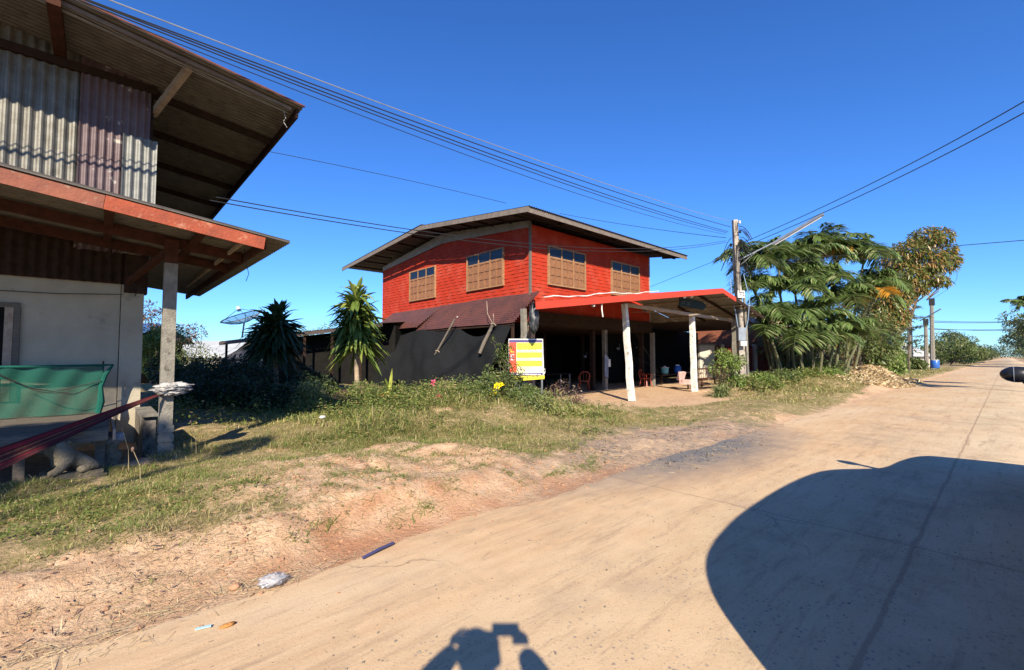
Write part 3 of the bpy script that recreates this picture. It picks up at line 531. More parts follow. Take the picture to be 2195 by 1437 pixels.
MB().box(-1.09, -.995, WY-.045, WY-.005, .9, 2.36).build('window_leaf', 'pale_wood', fr)
# low stained wall stub beside the post
t = thing('low_wall_stub', 'low soot stained block wall stub between the house corner and its post', 'low wall', (.64, 9.7, 0))
MB().box8([(.55, 9.0, 0), (.70, 9.0, 0), (.66, 10.46, 0), (.52, 10.46, 0), (.55, 9.0, .60), (.70, 9.0, .60), (.66, 10.46, .66), (.52, 10.46, .66)]).build('block_wall', mat('sooty_block', (.24, .21, .18), (.05, .045, .04), scale=5, bs=.6, stretch=(1, 2, .8)), t)
MB().box(.51, .73, 8.98, 10.44, .662, .70).build('wall_cap', 'concrete', t)

# ---- bed platform, net, hammock, cloth, statues
t = thing('wooden_platform', 'low grey plank sleeping platform on the verandah of the left house', 'platform', (-1, 9.1, .05))
for k in range(9):
    y0 = 7.98+k*.26; xe = .12+.05*random.random(); z1 = .64+random.uniform(-.006, .006); MB().box8([(-3, y0, .62), (xe, y0, .62), (xe, y0+.245, .62), (-3, y0+.245, .62), (-3, y0, z1+.02), (xe, y0, z1+.02), (xe, y0+.245, z1+.02), (-3, y0+.245, z1+.02)]).build('plank', 'grey_wood', t)
MB().box(-3, .13, 7.93, 7.975, .51, .645).build('front_rail', 'grey_wood', t); MB().box(.175, .205, 7.95, 10.25, .50, .64).build('side_rail', 'pale_wood', t)
for x, y in ((-.66, 8.1), (.08, 9.9), (-2.7, 8.1), (.06, 8.2)): MB().box(x-.05, x+.05, y-.05, y+.05, .05, .618).build('leg', 'grey_wood', t)
def netmat(name, c, a):
    m, n, l, p = nt(name); p.inputs['Base Color'].default_value = rgba(c); p.inputs['Roughness'].default_value = 1; p.inputs['Specular IOR Level'].default_value = .08; tb = n.new('ShaderNodeBsdfTransparent'); mx = n.new('ShaderNodeMixShader')
    f = noisef(n, l, 6, 6, lo=.2, hi=.8); mr = n.new('ShaderNodeMapRange'); mr.inputs[3].default_value = a-.12; mr.inputs[4].default_value = a+.12; l.new(f, mr.inputs[0]); l.new(mr.outputs[0], mx.inputs[0])
    l.new(tb.outputs[0], mx.inputs[1]); l.new(p.outputs[0], mx.inputs[2]); l.new(mx.outputs[0], n['Material Output'].inputs[0]); return m
t = thing('green_net_screen', 'green mesh net stretched behind the plank platform of the left house', 'net', (-.6, 10.2, .69))
V = []; F = []; NX, NZ = 60, 16
for i in range(NX+1):
    for j in range(NZ+1):
        u = i/NX; w = j/NZ; x = -2.6+2.62*u+.06*w*u; z = .67+.77*w-.02*math.sin(u*9)*(w); V.append((x, 10.12+.05*math.sin(u*21+w*3)*(1-w)+.025*math.sin(u*47-w*5), z))
for i in range(NX):
    for j in range(NZ): a = i*(NZ+1)+j; F.append((a, a+NZ+1, a+NZ+2, a+1))
link('net_cloth', npmesh('net', V, F), netmat('green_mesh_net', (.016, .085, .062), .72), t, True)
hem = mat('green_hem', (.012, .10, .075), (.01, .07, .055), bs=.3)
m = MB(); m.tube([(-2.6, 10.12, 1.45), (-1, 10.1, 1.44), (.05, 10.11, 1.45), (.2, 10.1, 1.46)], [.022, .02, .025, .012], 6); m.build('top_hem', hem, t)
m = MB(); m.tube([(.19, 10.1, 1.45), (.10, 10.1, 1.3), (.05, 10.09, 1.1), (.06, 10.08, .85), (.03, 10.08, .67)], [.015, .035, .03, .05, .04], 7); m.build('side_hem', hem, t)
MB().tube([(.06, 10.14, .67), (.07, 10.14, 1.52)], .014, 6).build('stake', 'dark_wood', t)
m = MB(); m.tube([(-1.1, 10.06, 1.35), (-.75, 10.05, 1.12), (-.5, 10.05, 1.05), (-.1, 10.05, 1.15), (.05, 10.05, 1.2)], .008, 5); m.build('net_cord', 'cable', t)
# hammock
t = thing('hammock', 'red and maroon striped rope hammock tied to the verandah post', 'hammock', (.72, 8.6, 1.03))
P0 = np.array([.70, 8.56, 1.03]); P1 = onY(4, 978, 7.45); P1 = P0+(P1-P0)*1.75; hm = [mat('hammock_maroon', (.09, .02, .023), (.06, .015, .017), bs=.3, scale=20), mat('hammock_red', (.19, .022, .034), (.15, .02, .03), bs=.3, scale=20), mat('hammock_tan', (.20, .09, .055), (.14, .06, .04), bs=.3, scale=20), mat('hammock_dark', (.06, .025, .03), (.05, .02, .02), bs=.2)]
ns = 13; V = []; F = []; NT = 26
dirv = unit(P1-P0)
for k in range(NT+1):
    s = k/NT; c = P0+(P1-P0)*s; c = c-np.array([0, 0, .06*math.sin(math.pi*s*.9)*s]); w = .035+.50*s**.95
    for j in range(ns*2+1):
        u = j/(ns*2)-.5; V.append(c+np.array([.25*0, .62, .78])*u*w*.9+np.array([0, -.9, .3])*(.35*w*(u*u)*2+.018*(j % 2)*min(1, .3+s)))
fm = []
for k in range(NT):
    for j in range(ns*2): a = k*(ns*2+1)+j; F.append((a, a+1, a+ns*2+2, a+ns*2+1)); fm.append([0, 3, 0, 1, 0, 2, 3, 0, 2, 0, 1, 1, 0][j//2])
me = npmesh('hammock_cloth', V, F); me.polygons.foreach_set('material_index', fm); link('cloth', me, hm, t)
m = MB(); m.tube([(.70, 8.56, 1.03), (.74, 8.60, 1.06), (.80, 8.61, 1.09)], [.03, .028, .03], 7); m.tube([(.69, 8.62, 1.08), (.79, 8.605, 1.10), (.89, 8.62, 1.10), (.9, 8.8, 1.1), (.7, 8.82, 1.1), (.68, 8.63, 1.08)], .02, 6); m.build('knot', hm[1], t)
def crumple(c, r, n=26, a=.35, seed=0):
    V = []; F = []
    for i in range(n+1):
        th = math.pi*i/n
        for j in range(2*n):
            ph = math.pi*j/n; d = np.array([math.sin(th)*math.cos(ph), math.sin(th)*math.sin(ph), math.cos(th)])
            q = 1+a*(float(vnoise(ph*2.2+seed, th*3, 1.7, seed))-.5)+a*.6*(float(vnoise(d[0]*4+5+seed, d[2]*7+d[1]*3, 1.5, seed+2))-.5); V.append(np.array(c)+np.array(r)*d*q)
    for i in range(n):
        for j in range(2*n): b = (j+1) % (2*n); F.append((i*2*n+j, (i+1)*2*n+j, (i+1)*2*n+b, i*2*n+b))
    return V, F
V = []; F = []
for k, (c, r_, s) in enumerate((((.86, 8.56, 1.15), (.21, .12, .045), 3), ((.80, 8.53, 1.10), (.20, .11, .035), 8), ((.93, 8.58, 1.10), (.15, .12, .035), 12), ((.84, 8.5, 1.05), (.15, .07, .03), 19))):
    v, f = crumple(c, r_, 18, .8, s); F += [tuple(q+len(V) for q in x) for x in f]; V += v
tag(link('cloth_bundle', npmesh('cloth_bundle', V, F), 'cloth_grey', smooth=True), 'crumpled grey and white cloth bundle wedged against the concrete verandah post', 'cloth')
def skinned(name, pts, edges, m, parent, sub=2):
    me = bpy.data.meshes.new(name); me.from_pydata([p[:3] for p in pts], edges, []); o = bpy.data.objects.new(name+'_tmp', me); COL.objects.link(o)
    o.modifiers.new('s', 'SKIN'); 
    for i, p in enumerate(pts): me.skin_vertices[0].data[i].radius = (p[3], p[3]); me.skin_vertices[0].data[i].use_root = (i == 0)
    u = o.modifiers.new('u', 'SUBSURF'); u.levels = sub; u.render_levels = sub
    dg = bpy.context.evaluated_depsgraph_get(); dg.update(); r_ = bpy.data.meshes.new_from_object(o.evaluated_get(dg)); bpy.data.objects.remove(o)
    return link(name, r_, m, parent, True)
# crouching stone lion on a plinth, and a stone pot with a bundled dark cloth
bx, by = -.20, 7.78
t = thing('stone_lion', 'crouching weathered stone lion figure on a plinth below the hammock', 'statue', (bx, by, .05))
m = MB(); m.obox((bx, by, .10), (1, .1, 0), (-.1, 1, 0), (0, 0, 1), .62, .40, .10); m.obox((bx+.01, by, .175), (1, .1, 0), (-.1, 1, 0), (0, 0, 1), .54, .34, .05); m.build('plinth', 'stone', t)
sk = [(bx+.14, by, .30, .11), (bx+.02, by-.01, .33, .115), (bx-.08, by-.03, .40, .12), (bx-.13, by-.06, .47, .115), (bx-.17, by-.11, .45, .07), (bx+.2, by-.10, .25, .07), (bx+.05, by-.17, .22, .045), (bx-.06, by-.14, .30, .055), (bx-.13, by-.17, .22, .05), (bx-.20, by-.18, .215, .04), (bx-.12, by+.04, .23, .05), (bx+.23, by+.03, .24, .05), (bx+.14, by+.12, .24, .05)]
skinned('body', sk, [(0, 1), (1, 2), (2, 3), (3, 4), (0, 5), (5, 6), (2, 7), (7, 8), (8, 9), (2, 10), (0, 11), (11, 12)], 'stone', t)
m = MB(); m.blob((bx-.11, by-.01, .48), (.13, .13, .11), 12, .12); m.blob((bx-.03, by-.04, .54), (.035, .03, .04), 6); m.blob((bx-.17, by-.02, .57), (.035, .03, .04), 6); m.build('mane', 'stone', t, True)
bx, by = .16, 8.35
t = thing('stone_figure', 'small stone figure with a dark and white cloth on top beside the lion statue', 'statue', (bx, by, .05))
m = MB(); m.lathe((bx, by, .05), [(0, .14), (.06, .15), (.10, .10), (.16, .13), (.24, .125), (.27, .08), (.33, .10), (.37, .07)], 14); m.build('stone_base', 'stone', t, True)
V, F = crumple((bx-.02, by, .47), (.17, .12, .085), 14, .5, 5); link('dark_cloth', npmesh('dark_cloth', V, F), mat('dark_cloth', (.03, .035, .05), (.34, .36, .38), scale=5, bs=.3), t, True)

# ================================================================ the red house
HX0, HX1, HY0, HY1 = 12.87, 21.9, 12.98, 25.9
t = thing('red_house', 'two storey house with bright red siding, brown roof and orange wood shutters', 'house', (17.4, 13, 0)); RH = t
def siding(mb, O, U, N, L, z0, z1f, step=.155, x0=0.):
    """lapped planks; z1f gives the top height along U"""
    O = np.array(O, float); U = np.array(U, float); N = np.array(N, float); z = z0; k = 0
    while z < 9:
        zt = z+step; segs = 14
        if z > max(z1f(0), z1f(L/2), z1f(L)): break
        j0 = (k*1.37) % 2.4; cuts = [0.]+[c for c in np.arange(j0, L, 2.4) if .05 < c < L-.05]+[L]
        for a, b in zip(cuts[:-1], cuts[1:]):
            a2, b2 = a+.002, b-.002; ta = min(zt, z1f(a2)); tb_ = min(zt, z1f(b2))
            if ta <= z and tb_ <= z: continue
            nsg = max(1, int((b2-a2)/.27)); ph = (k % 2)*.5
            for q in range(nsg):
                c0, c1 = a2+(b2-a2)*q/nsg, a2+(b2-a2)*(q+1)/nsg; t0 = max(min(zt, z1f(c0)), z+.001); b0 = .013+.014*((q+k) % 2)+random.uniform(-.002, .002)
                P = [(*(O+U*c0)[:2], z), (*(O+U*c1)[:2], z), (*(O+U*c1+N*b0)[:2], z), (*(O+U*c0+N*b0)[:2], z), (*(O+U*c0)[:2], t0), (*(O+U*c1)[:2], t0), (*(O+U*c1+N*.004)[:2], t0), (*(O+U*c0+N*.004)[:2], t0)]
                mb.box8(P)
        z = zt; k += 1
ze = 7.06; sr = .118
zroof = lambda y: ze+(min(y, 2*19.25-y)-11.7)*sr if y > 0 else ze
zgb = lambda y: 6.85+.52*max(0., 1-abs(y-19.3)/6.4)
m = MB(); siding(m, (HX0-.012, HY1, 0), (0, -1, 0), (-1, 0, 0), HY1-HY0, 3.05, lambda s: zgb(HY1-s)-.002)
siding(m, (HX0, HY0-.012, 0), (1, 0, 0), (0, -1, 0), HX1-HX0, 3.05, lambda s: 6.95)
m.box(HX0, HX1, HY0, HY1, 3.02, 7.0); m.build('wall', 'siding', t)
m = MB(); ys = np.linspace(HY0, HY1, 13)
for a, b in zip(ys[:-1], ys[1:]): m.box8([(HX0-.03, a+.006, zgb(a)+.02), (HX0+.02, a+.006, zgb(a)+.02), (HX0+.02, b-.006, zgb(b)+.02), (HX0-.03, b-.006, zgb(b)+.02), (HX0-.03, a+.006, zroof(a)-.06), (HX0+.02, a+.006, zroof(a)-.06), (HX0+.02, b-.006, zroof(b)-.06), (HX0-.03, b-.006, zroof(b)-.06)])
m.build('gable_board', 'gable_white', t)
MB().box(HX0-.06, HX0+.03, HY0-.06, HY0+.03, 3.9, 7.05).build('corner_trim', 'grey_wood', t)
MB().box(HX1-.03, HX1+.05, HY0-.05, HY0+.03, 3.0, 6.95).build('corner_trim', 'gable_white', t)
MB().box(HX0, HX1, HY0, HY1, 2.86, 3.02).build('floor_beam', 'dark_wood', t)
RX0, RX1 = 11.5, 23.7
Uf = np.array([0, 1, sr]); Lf = np.linalg.norm([19.25-11.66, (19.25-11.66)*sr]); Uf = Uf/np.linalg.norm(Uf); Nf = np.array([0, -sr, 1]); Nf /= np.linalg.norm(Nf)
Ub = np.array([0, -1, sr]); Lb = np.linalg.norm([28.9-19.25, 9.65*.075]); Ub = np.array([0, -1, .075]); Ub /= np.linalg.norm(Ub); Nb = np.array([0, .075, 1]); Nb /= np.linalg.norm(Nb)
m = MB(); m.corr((RX0, 11.62, ze+.045), (1, 0, 0), Uf, RX1-RX0, Lf, .12, .018, Nf, nv=3); m.corr((RX0, 28.9, ze+.95-.72+.04), (1, 0, 0), Ub, RX1-RX0, Lb, .12, .018, Nb, nv=3)
m.bar((RX0-.03, 19.25, ze+.97), (RX1+.03, 19.25, ze+.97), .35, .03); m.build('roof', 'roof_dark', t)
MB().bar((RX0+.02, 11.70, ze-.07), (RX1, 11.70, ze-.07), .03, .2).build('fascia_board', 'fascia_grey', t)
m = MB(); m.bar((RX0, 11.7, ze-.055), (RX0, 19.25, ze+.89-.055), .03, .2); m.bar((RX0, 19.25, ze+.89-.055), (RX0, 28.9, ze+.20-.055), .03, .2); m.build('fascia_board', 'fascia_grey', t)
for y in (12.9, 14.1, 15.3, 16.5, 17.8, 19.2): MB().bar((RX0+.03, y, zroof(y)-.06), (HX0+.0, y, zroof(y)-.06), .06, .09).build('purlin', 'dark_wood', t)
for y in (20.6, 22, 23.4, 24.8, 26.2, 27.6): z = ze+.89-(y-19.25)*.0722; MB().bar((RX0+.03, y, z-.06), (HX0+(8 if y > HY1 else 0), y, z-.06), .06, .09).build('purlin', 'dark_wood', t)
for x in np.arange(13.9, 23.6, 1.9): MB().bar((x, 11.75, ze-.06), (x, 13.0, ze+.09), .06, .10).build('rafter', 'dark_wood', t)
MB().bar((RX0+.1, 12.35, ze-.03), (RX1-.1, 12.35, ze-.03), .05, .07).build('eave_batten', 'dark_wood', t)
def window(O, U, N, w=2.45, h=1.56, openleaf=False):
    O = np.array(O, float); U = np.array(U, float); N = np.array(N, float); Z = np.array([0, 0, 1.]); m = MB(); gl = .40
    def bx(a0, a1, z0, z1, d0, d1, mb): mb.obox(O+U*(a0+a1)/2+Z*(z0+z1)/2+N*(d0+d1)/2, U, N, Z, a1-a0, d1-d0, z1-z0)
    bx(-.07, 0, -.06, h+.06, 0, .085, m); bx(w, w+.07, -.06, h+.06, 0, .085, m); bx(0, w, h, h+.06, 0, .082, m); bx(0, w, -.06, 0, 0, .095, m); bx(0, w, h-gl-.05, h-gl, 0, .075, m)
    for k in (1, 2): bx(w*k/3-.03, w*k/3+.03, 0, h, 0, .07, m)
    f = m.build('window', 'window_frame_wood', RH)
    m = MB(); bx(.005, w-.005, h-gl+.002, h-.002, .0, .05, m); m.build('pane', 'glass_dark', f)
    for k in range(3):
        a0 = w*k/3+.035; a1 = w*(k+1)/3-.035; m = MB(); d = .062; hh = h-gl-.055; bx(a0, a1, .004, hh, .02, .036, m); d = .036; cw = (a1-a0)/2
        for i in range(2):
            for j in range(3):
                z0 = .06+j*(hh-.06)/3; bx(a0+i*cw+.05, a0+(i+1)*cw-.05, z0, z0+(hh-.06)/3-.06, d-.001, d+.012, m)
            bx(a0+i*cw+.004, a0+i*cw+.03, .004, hh, d, d+.040, m); bx(a0+(i+1)*cw-.03, a0+(i+1)*cw-.004, .004, hh, d, d+.040, m)
        for j in range(4): z0 = .01+j*(hh-.045)/3; bx(a0, a1, z0, z0+.035, d, d+.037, m)
        m.build('shutter', 'shutter', f)
for o in ((HX0-.03, 22.45, 4.70), (HX0-.03, 17.1, 4.70)): window(o, (0, -1, 0), (-1, 0, 0), 2.5)
for o in ((13.92, HY0-.03, 4.66), (18.42, HY0-.03, 4.66)): window(o, (1, 0, 0), (0, -1, 0), 2.36)
# ground floor: posts under the front wall, dark walls behind
for x, y, wd in ((12.95, 13.0, .2), (17.9, 13.0, .19), (22.05, 12.9, .19)): MB().box(x-wd/2, x+wd/2, y-wd/2, y+wd/2, 0, 2.86).build('post', 'pale_wood' if x < 13 else 'concrete', t)
for x, y in ((17.4, 13.35), (21.6, 13.3), (15, 17.5), (18.4, 17.5), (21.8, 17.5)): MB().box(x-.1, x+.1, y-.1, y+.1, 0, 2.86).build('inner_post', 'dark_wood', t)
m = MB(); m.box(HX0-.02, HX1+2, 20.3, 20.4, 0, 2.86); m.box(HX0, HX0+.05, 13.15, 20.3, 0, 2.86); m.box(HX0, HX0+.05, 20.4, HY1, 0, 2.86); m.box(HX1+2.002, HX1+2.05, 15.5, 20.4, 0, 3.5); m.box(HX1+.02, HX1+2, 20.3, 20.39, 2.862, 3.5); slope_n = 0; xb = onY(1497, 764, 16)[0]; m.box(HX1+.1, xb, 16.0, 16.08, 0, 3.4); m.build('ground_floor_wall', 'shed_black', t)  # near-black walls put in as the deep shade of the ground floor
MB().box(HX0+.1, HX1, HY0-.16, HY0-.035, 2.9, 3.42).build('front_shade_board', 'dark_wood', t)  # dark board added over the siding in place of carport shade
# side awning of brown red sheets over the shade net
zaw = lambda x: 4.16-(HX0-x)*.93
Ua = np.array([-1, 0, -.93]); La = 1.40*np.linalg.norm(Ua); Ua /= np.linalg.norm(Ua); Na = np.array([-.93, 0, 1]); Na /= np.linalg.norm(Na)
m = MB(); m.corr((HX0-.03, 0, 4.16), Ua, (0, 1, 0), La, 0, .135, .036, Na); V = np.array(m.v); k = len(V)//2; m = MB()
prof = V[::2]
for (y0, y1) in ((12.45, 19.45),):
    for j in range(8):
        ya = y0+(y1-y0)*j/7; m.v += [(p[0], ya, p[2]+.016*math.sin(ya*1.3)-.012*(j % 2)) for p in prof]
    n_ = len(prof)
    for j in range(7):
        for i in range(n_-1): m.f.append((j*n_+i, j*n_+i+1, (j+1)*n_+i+1, (j+1)*n_+i))
aw = m.build('awning', 'awning', t)
m = MB(); n0 = 0; prof2 = [(11.25+.0*s_, 0, 0) for s_ in range(1)]
m = MB(); U2 = np.array([-1, 0, -.75]); L2 = 1.52*np.linalg.norm(U2); U2 /= np.linalg.norm(U2); N2 = np.array([-.75, 0, 1.]); N2 /= np.linalg.norm(N2)
m.corr((12.84, 19.3, 4.12), U2, (0, 1, 0), L2, 5.2, .135, .036, N2, nv=2); tag(m.build('awning', 'awning', t), 'darker separate awning sheet at the left end'); 
MB().bar((11.5, 12.5, 2.80), (11.5, 19.5, 2.80), .05, .07).bar((11.6, 19.3, 3.0), (11.6, 24.6, 3.0), .05, .09).build('awning_rail', 'dark_wood', t)
for y in (12.6, 16, 19.6, 22): MB().bar((11.55, y, 0), (11.55, y, 2.9), .09, .09).build('awning_post', 'dark_wood', t)
m = MB()
for q in ((980, 690),):
    c = onX(*q, 12.0); c = np.array([12.0, c[1], zaw(12.0)+.03]); m.obox(c, (0, 1, 0), Ua, Na, .09, .07, .01)
m.build('nail_patch', 'white', aw)
# black shade net hung from the awning and pegged outwards
V = []; F = []; NY, NZ = 90, 22
for i in range(NY+1):
    u = i/NY; y = 12.55+u*12.5; top = 2.80-.06*math.sin(u*9)-.12*max(0, math.sin((u-.28)*14))*(u < .5)-.9*max(0, u-.52)**1.1*1.6
    if .06 < u < .26: top -= .36*math.sin((u-.06)/.20*math.pi)
    for j in range(NZ+1):
        w = j/NZ; xx = 11.42-1.25*w**1.1-.26*math.sin(u*17+w*3.5)*w*(1-w)*2-.17*math.sin(u*33-w*7)*(1-w)*w*2-.05*math.sin(u*71+w*13)*(1-w)*w*2-.12*math.sin(math.pi*w)
        V.append((xx, y, top*(1-w)+.02))
for i in range(NY):
    for j in range(NZ): a = i*(NZ+1)+j; F.append((a, a+1, a+NZ+2, a+NZ+1))
o = link('shade_net', npmesh('shade_net', V, F), netmat('black_shade_net', (.014, .015, .017), .95), smooth=True); tag(o, 'black shade net hung below the brown awning on the left of the red house', 'shade net')
for nm, a, b, lab, w in (('wooden_prop', G(900, 862), onX(975, 684, 11.15), 'long grey pole leaning against the black shade net', .085), ('wooden_prop', onX(1028, 758, 10.7), onX(1058, 692, 11.2), 'short thick grey plank hanging against the black shade net near the signboard', .13)):
    if lab[0] == 'l': a = np.array([10.35, onX(895, 828, 10.35)[1], .3]); a = onX(893, 835, 10.35)
    tt = thing(nm, lab, 'pole', tuple(a)); m = MB(); m.tube([a, a+(b-a)*.35+np.array([0, .03, 0]), a+(b-a)*.7, b], [w*.5, w*.55, w*.5, w*.42], 7); m.build('pole', 'grey_wood', tt)
    c = a+(b-a)*(.55 if lab[0] == 'l' else .95); m = MB(); m.tube([c+np.array([0, .1, .03]), c+np.array([-.07, .02, 0]), c+np.array([-.05, -.1, .02]), c+np.array([.02, -.16, -.06])], .022, 6)
    if lab[0] == 's': m.tube([c, c+np.array([0, .15, .2]), c+np.array([.1, .45, .45]), c+np.array([.2, .62, .95])], .012, 5); m.tube([c, c+np.array([0, -.05, .2]), c+np.array([0, -.02, .4])], .012, 5)
    m.build('tie_cord', 'pale_wood', tt)

# ================================================================ open carport in front of the red house
t = thing('carport', 'open carport with a red fascia and leaning white posts in front of the red house', 'carport', (19, 9.4, 0)); CP = t
PKX, ZP, ZL = 19.85, 4.50, 2.98
P = {'fl': (8.35, 8.3, ZL), 'pk': (PKX, 8.3, ZP), 'fr': (24.8, 8.3, ZP-.92), 'bl': (12.78, 12.86, ZL+(12.78-8.35)*.132), 'bk': (PKX, 12.86, ZP), 'br': (24.8, 15.2, ZP-.92)}
def slope_sheet(m, x0, x1, zf, ylo, yhi, pitch=.16, amp=.02):
    """ribs run along x (down the slope), the profile varies along y; cut to ylo(x) on the left side"""
    ys = np.arange(ylo, yhi+.001, pitch/4); xs = np.linspace(0, 1, 9); i0 = len(m.v)
    for k, y in enumerate(ys):
        xa = x0(y)
        for s in xs: x = xa+(x1-xa)*s; m.v.append((x, y, zf(x)+amp*math.cos(2*math.pi*y/pitch)))
    n = len(xs)
    for k in range(len(ys)-1):
        for j in range(n-1): a = i0+k*n+j; m.f.append((a, a+1, a+n+1, a+n))
m = MB(); zl = lambda x: ZL+(x-8.35)*(ZP-ZL)/(PKX-8.35); zrr = lambda x: ZP-(x-PKX)*.186
slope_sheet(m, lambda y: 8.35+(y-8.3)*.97, PKX, zl, 8.3, 12.86); slope_sheet(m, lambda y: PKX, 24.8, zrr, 8.3, 12.86); slope_sheet(m, lambda y: 22.0, 24.8, zrr, 12.9, 20.5)
for v in range(len(m.v)): x, y, z = m.v[v]; m.v[v] = (x, y, z+.03)
m.build('roof', mat('carport_sheet', (.19, .17, .145), (.12, .105, .09), rough=.7, scale=3, bs=.1, c3=(.4, .38, .36), s3=1.2, lo3=.56), t)
m = MB(); slope_sheet(m, lambda y: 24.6, 31.0, lambda x: 3.86-(x-24.6)*.08, 11.0, 18.5); m.build('rear_roof', 'roof_dark', t)
for y in (11.2, 18.3): MB().box(30.6, 30.75, y, y+.15, 0, 3.34).build('rear_post', 'dark_wood', t)
m = MB(); m.bar((8.37, 8.24, ZL-.06), (12.6, 8.24, zl(12.6)-.06), .03, .2); m.build('fascia_board', 'red_fascia', t)
m = MB(); m.bar((12.6, 8.235, zl(12.6)-.06), (PKX+.02, 8.235, ZP-.07), .03, .22); m.build('fascia_board', 'red_fascia', t)
MB().bar((PKX+.03, 8.24, ZP-.06), (21.3, 8.24, zrr(21.3)-.06), .03, .2).build('fascia_board', 'red_fascia', t)
MB().bar((21.3, 8.245, zrr(21.3)-.05), (24.8, 8.245, zrr(24.8)-.05), .03, .16).build('fascia_board', 'dark_wood', t)
m = MB(); m.tube([(x, 8.27, zl(x)+.13+.025*math.sin(x*2.3)+.012*math.sin(x*7)-.02*max(0, x-11.5)) for x in np.linspace(8.7, 14.6, 30)], [.010+.010*abs(math.sin(k*.9)) for k in range(30)], 7); m.build('flashing', 'white', t)
MB().bar((14.2, 9.45, 3.50), (24.6, 9.45, 3.42), .08, .13).build('tie_beam', 'pale_wood', t)
for x0, x1, f in ((9.3, PKX, zl), (PKX, 24.7, zrr)):
    for y in (9.4, 11.2): MB().bar((x0+(y-9.4), y, f(x0+(y-9.4))-.07), (x1, y, f(x1)-.07), .06, .12).build('rafter', 'dark_wood', t)
for x in (10.5, 12, 13.5, 15, 16.5, 18.2, PKX, 21, 22.4, 23.8):
    f = zl if x <= PKX else zrr; MB().bar((x, 8.36, f(x)-.03), (x, min(12.8, 8.3+(x-8.4)*1.03), f(x)-.03), .07, .06).build('purlin', 'pale_wood' if x > 19 else 'dark_wood', t)
def post(x, y, z, w, m='white_post', lean=(0, 0)):
    mb = MB(); h = w/2; n = 8; i0 = 0
    for k in range(n+1):
        q = k/n; cx_ = x+lean[0]*q+.012*math.sin(k*1.7+x); cy_ = y+lean[1]*q+.012*math.cos(k*2.1+y); hh = h*(1.0-.12*q)
        mb.v += [(cx_-hh, cy_-hh, z*q), (cx_+hh, cy_-hh, z*q), (cx_+hh, cy_+hh, z*q), (cx_-hh, cy_+hh, z*q)]
        if k: a = (k-1)*4; mb.f += [(a+j, a+(j+1) % 4, a+4+(j+1) % 4, a+4+j) for j in range(4)]
    return mb.build('post', m, t)
post(14.14, 9.13, 3.5, .19, lean=(.0, .25)); p2 = post(19.85, 9.55, 3.46, .21, lean=(-.12, .0)); post(24.0, 9.4, 3.44, .2, 'concrete'); post(9.1, 9.45, 2.98, .15, 'concrete')
m = MB(); m.tube([(x, 8.3, z) for x, z in ((11.3, 3.3), (11.3, 3.0), (11.35, 2.8))], .02, 6); m.build('hanging_wire', 'white', t)
for x in (10.9, 16.6, 17.2): MB().lathe((x, 8.32, zl(x)-.25), [(0, .0), (.02, .05), (.07, .06), (.1, .02), (.12, .02)], 10).build('light_bulb', 'white', t)
m = MB(); m.obox((16.9, 10.2, 3.6), (1, 0, 0), (0, 1, 0), (0, 0, 1), .16, .16, .22); [m.obox((16.9+.28*math.cos(a), 10.2+.28*math.sin(a), 3.46), (math.cos(a), math.sin(a), 0), (-math.sin(a), math.cos(a), 0), (0, 0, 1), .5, .12, .012) for a in (0, 2.1, 4.2)]; m.build('ceiling_fan', 'fascia_grey', t)
# name board with worn carved writing
t = thing('name_board', 'dark teal carved name board hanging under the carport roof', 'sign', (19.8, 9.3, 3.7))
bl = onY(1456, 656, 9.3); br = onY(1512, 662, 9.3); tl = onY(1457, 636, 9.3); ux = np.array([1., 0, (br[2]-bl[2])/(br[0]-bl[0])])
L = br[0]-bl[0]; hb = tl[2]-bl[2]
m = MB(); m.box8([(bl[0], 9.26, bl[2]), (br[0]-.25, 9.26, bl[2]-.02), (br[0]-.25, 9.31, bl[2]-.02), (bl[0], 9.31, bl[2]), (bl[0], 9.26, bl[2]+hb), (br[0]-.35, 9.26, bl[2]+hb*.86), (br[0]-.35, 9.31, bl[2]+hb*.86), (bl[0], 9.31, bl[2]+hb)])
m.box8([(br[0]-.25, 9.262, bl[2]-.02), (br[0], 9.262, bl[2]+.15), (br[0], 9.308, bl[2]+.15), (br[0]-.25, 9.308, bl[2]-.02), (br[0]-.35, 9.262, bl[2]+hb*.86), (br[0]-.05, 9.262, bl[2]+hb*.55), (br[0]-.05, 9.308, bl[2]+hb*.55), (br[0]-.35, 9.308, bl[2]+hb*.86)])
m.build('board', 'teal_board', t)
glyph = [[(0, 0), (0, .8), (.15, 1), (.3, .8), (.3, 0)], [(0, 1), (.1, .9), (.05, .6), (.25, .5), (.25, 1)], [(0, 0), (0, .9), (.12, 1)], [(0, .9), (.15, 1), (.28, .85), (.28, 0), (.1, .1)], [(0, 1.25), (.12, 1.35), (.25, 1.2)], [(0, 0), (.05, .6), (0, 1), (.25, .9), (.25, 0)], [(0, .1), (0, 1), (.1, .9)], [(0, .8), (.15, 1), (.3, .7), (.15, .3), (.3, 0)]]
m = MB(); xx = bl[0]+.12; gs = hb*.42
for g in glyph: m.tube([(xx+a*gs*1.1, 9.253, bl[2]+hb*.18+b*gs) for a, b in g], .016, 5); xx += gs*.62
m.build('carved_writing', mat('worn_teal_letters', (.10, .125, .135), (.06, .08, .09), scale=12), t)
for x in (bl[0]+.2, br[0]-.6): MB().bar((x, 9.29, bl[2]+hb*.9), (x, 9.30, 4.05), .02).build('hanger', 'cable', t)
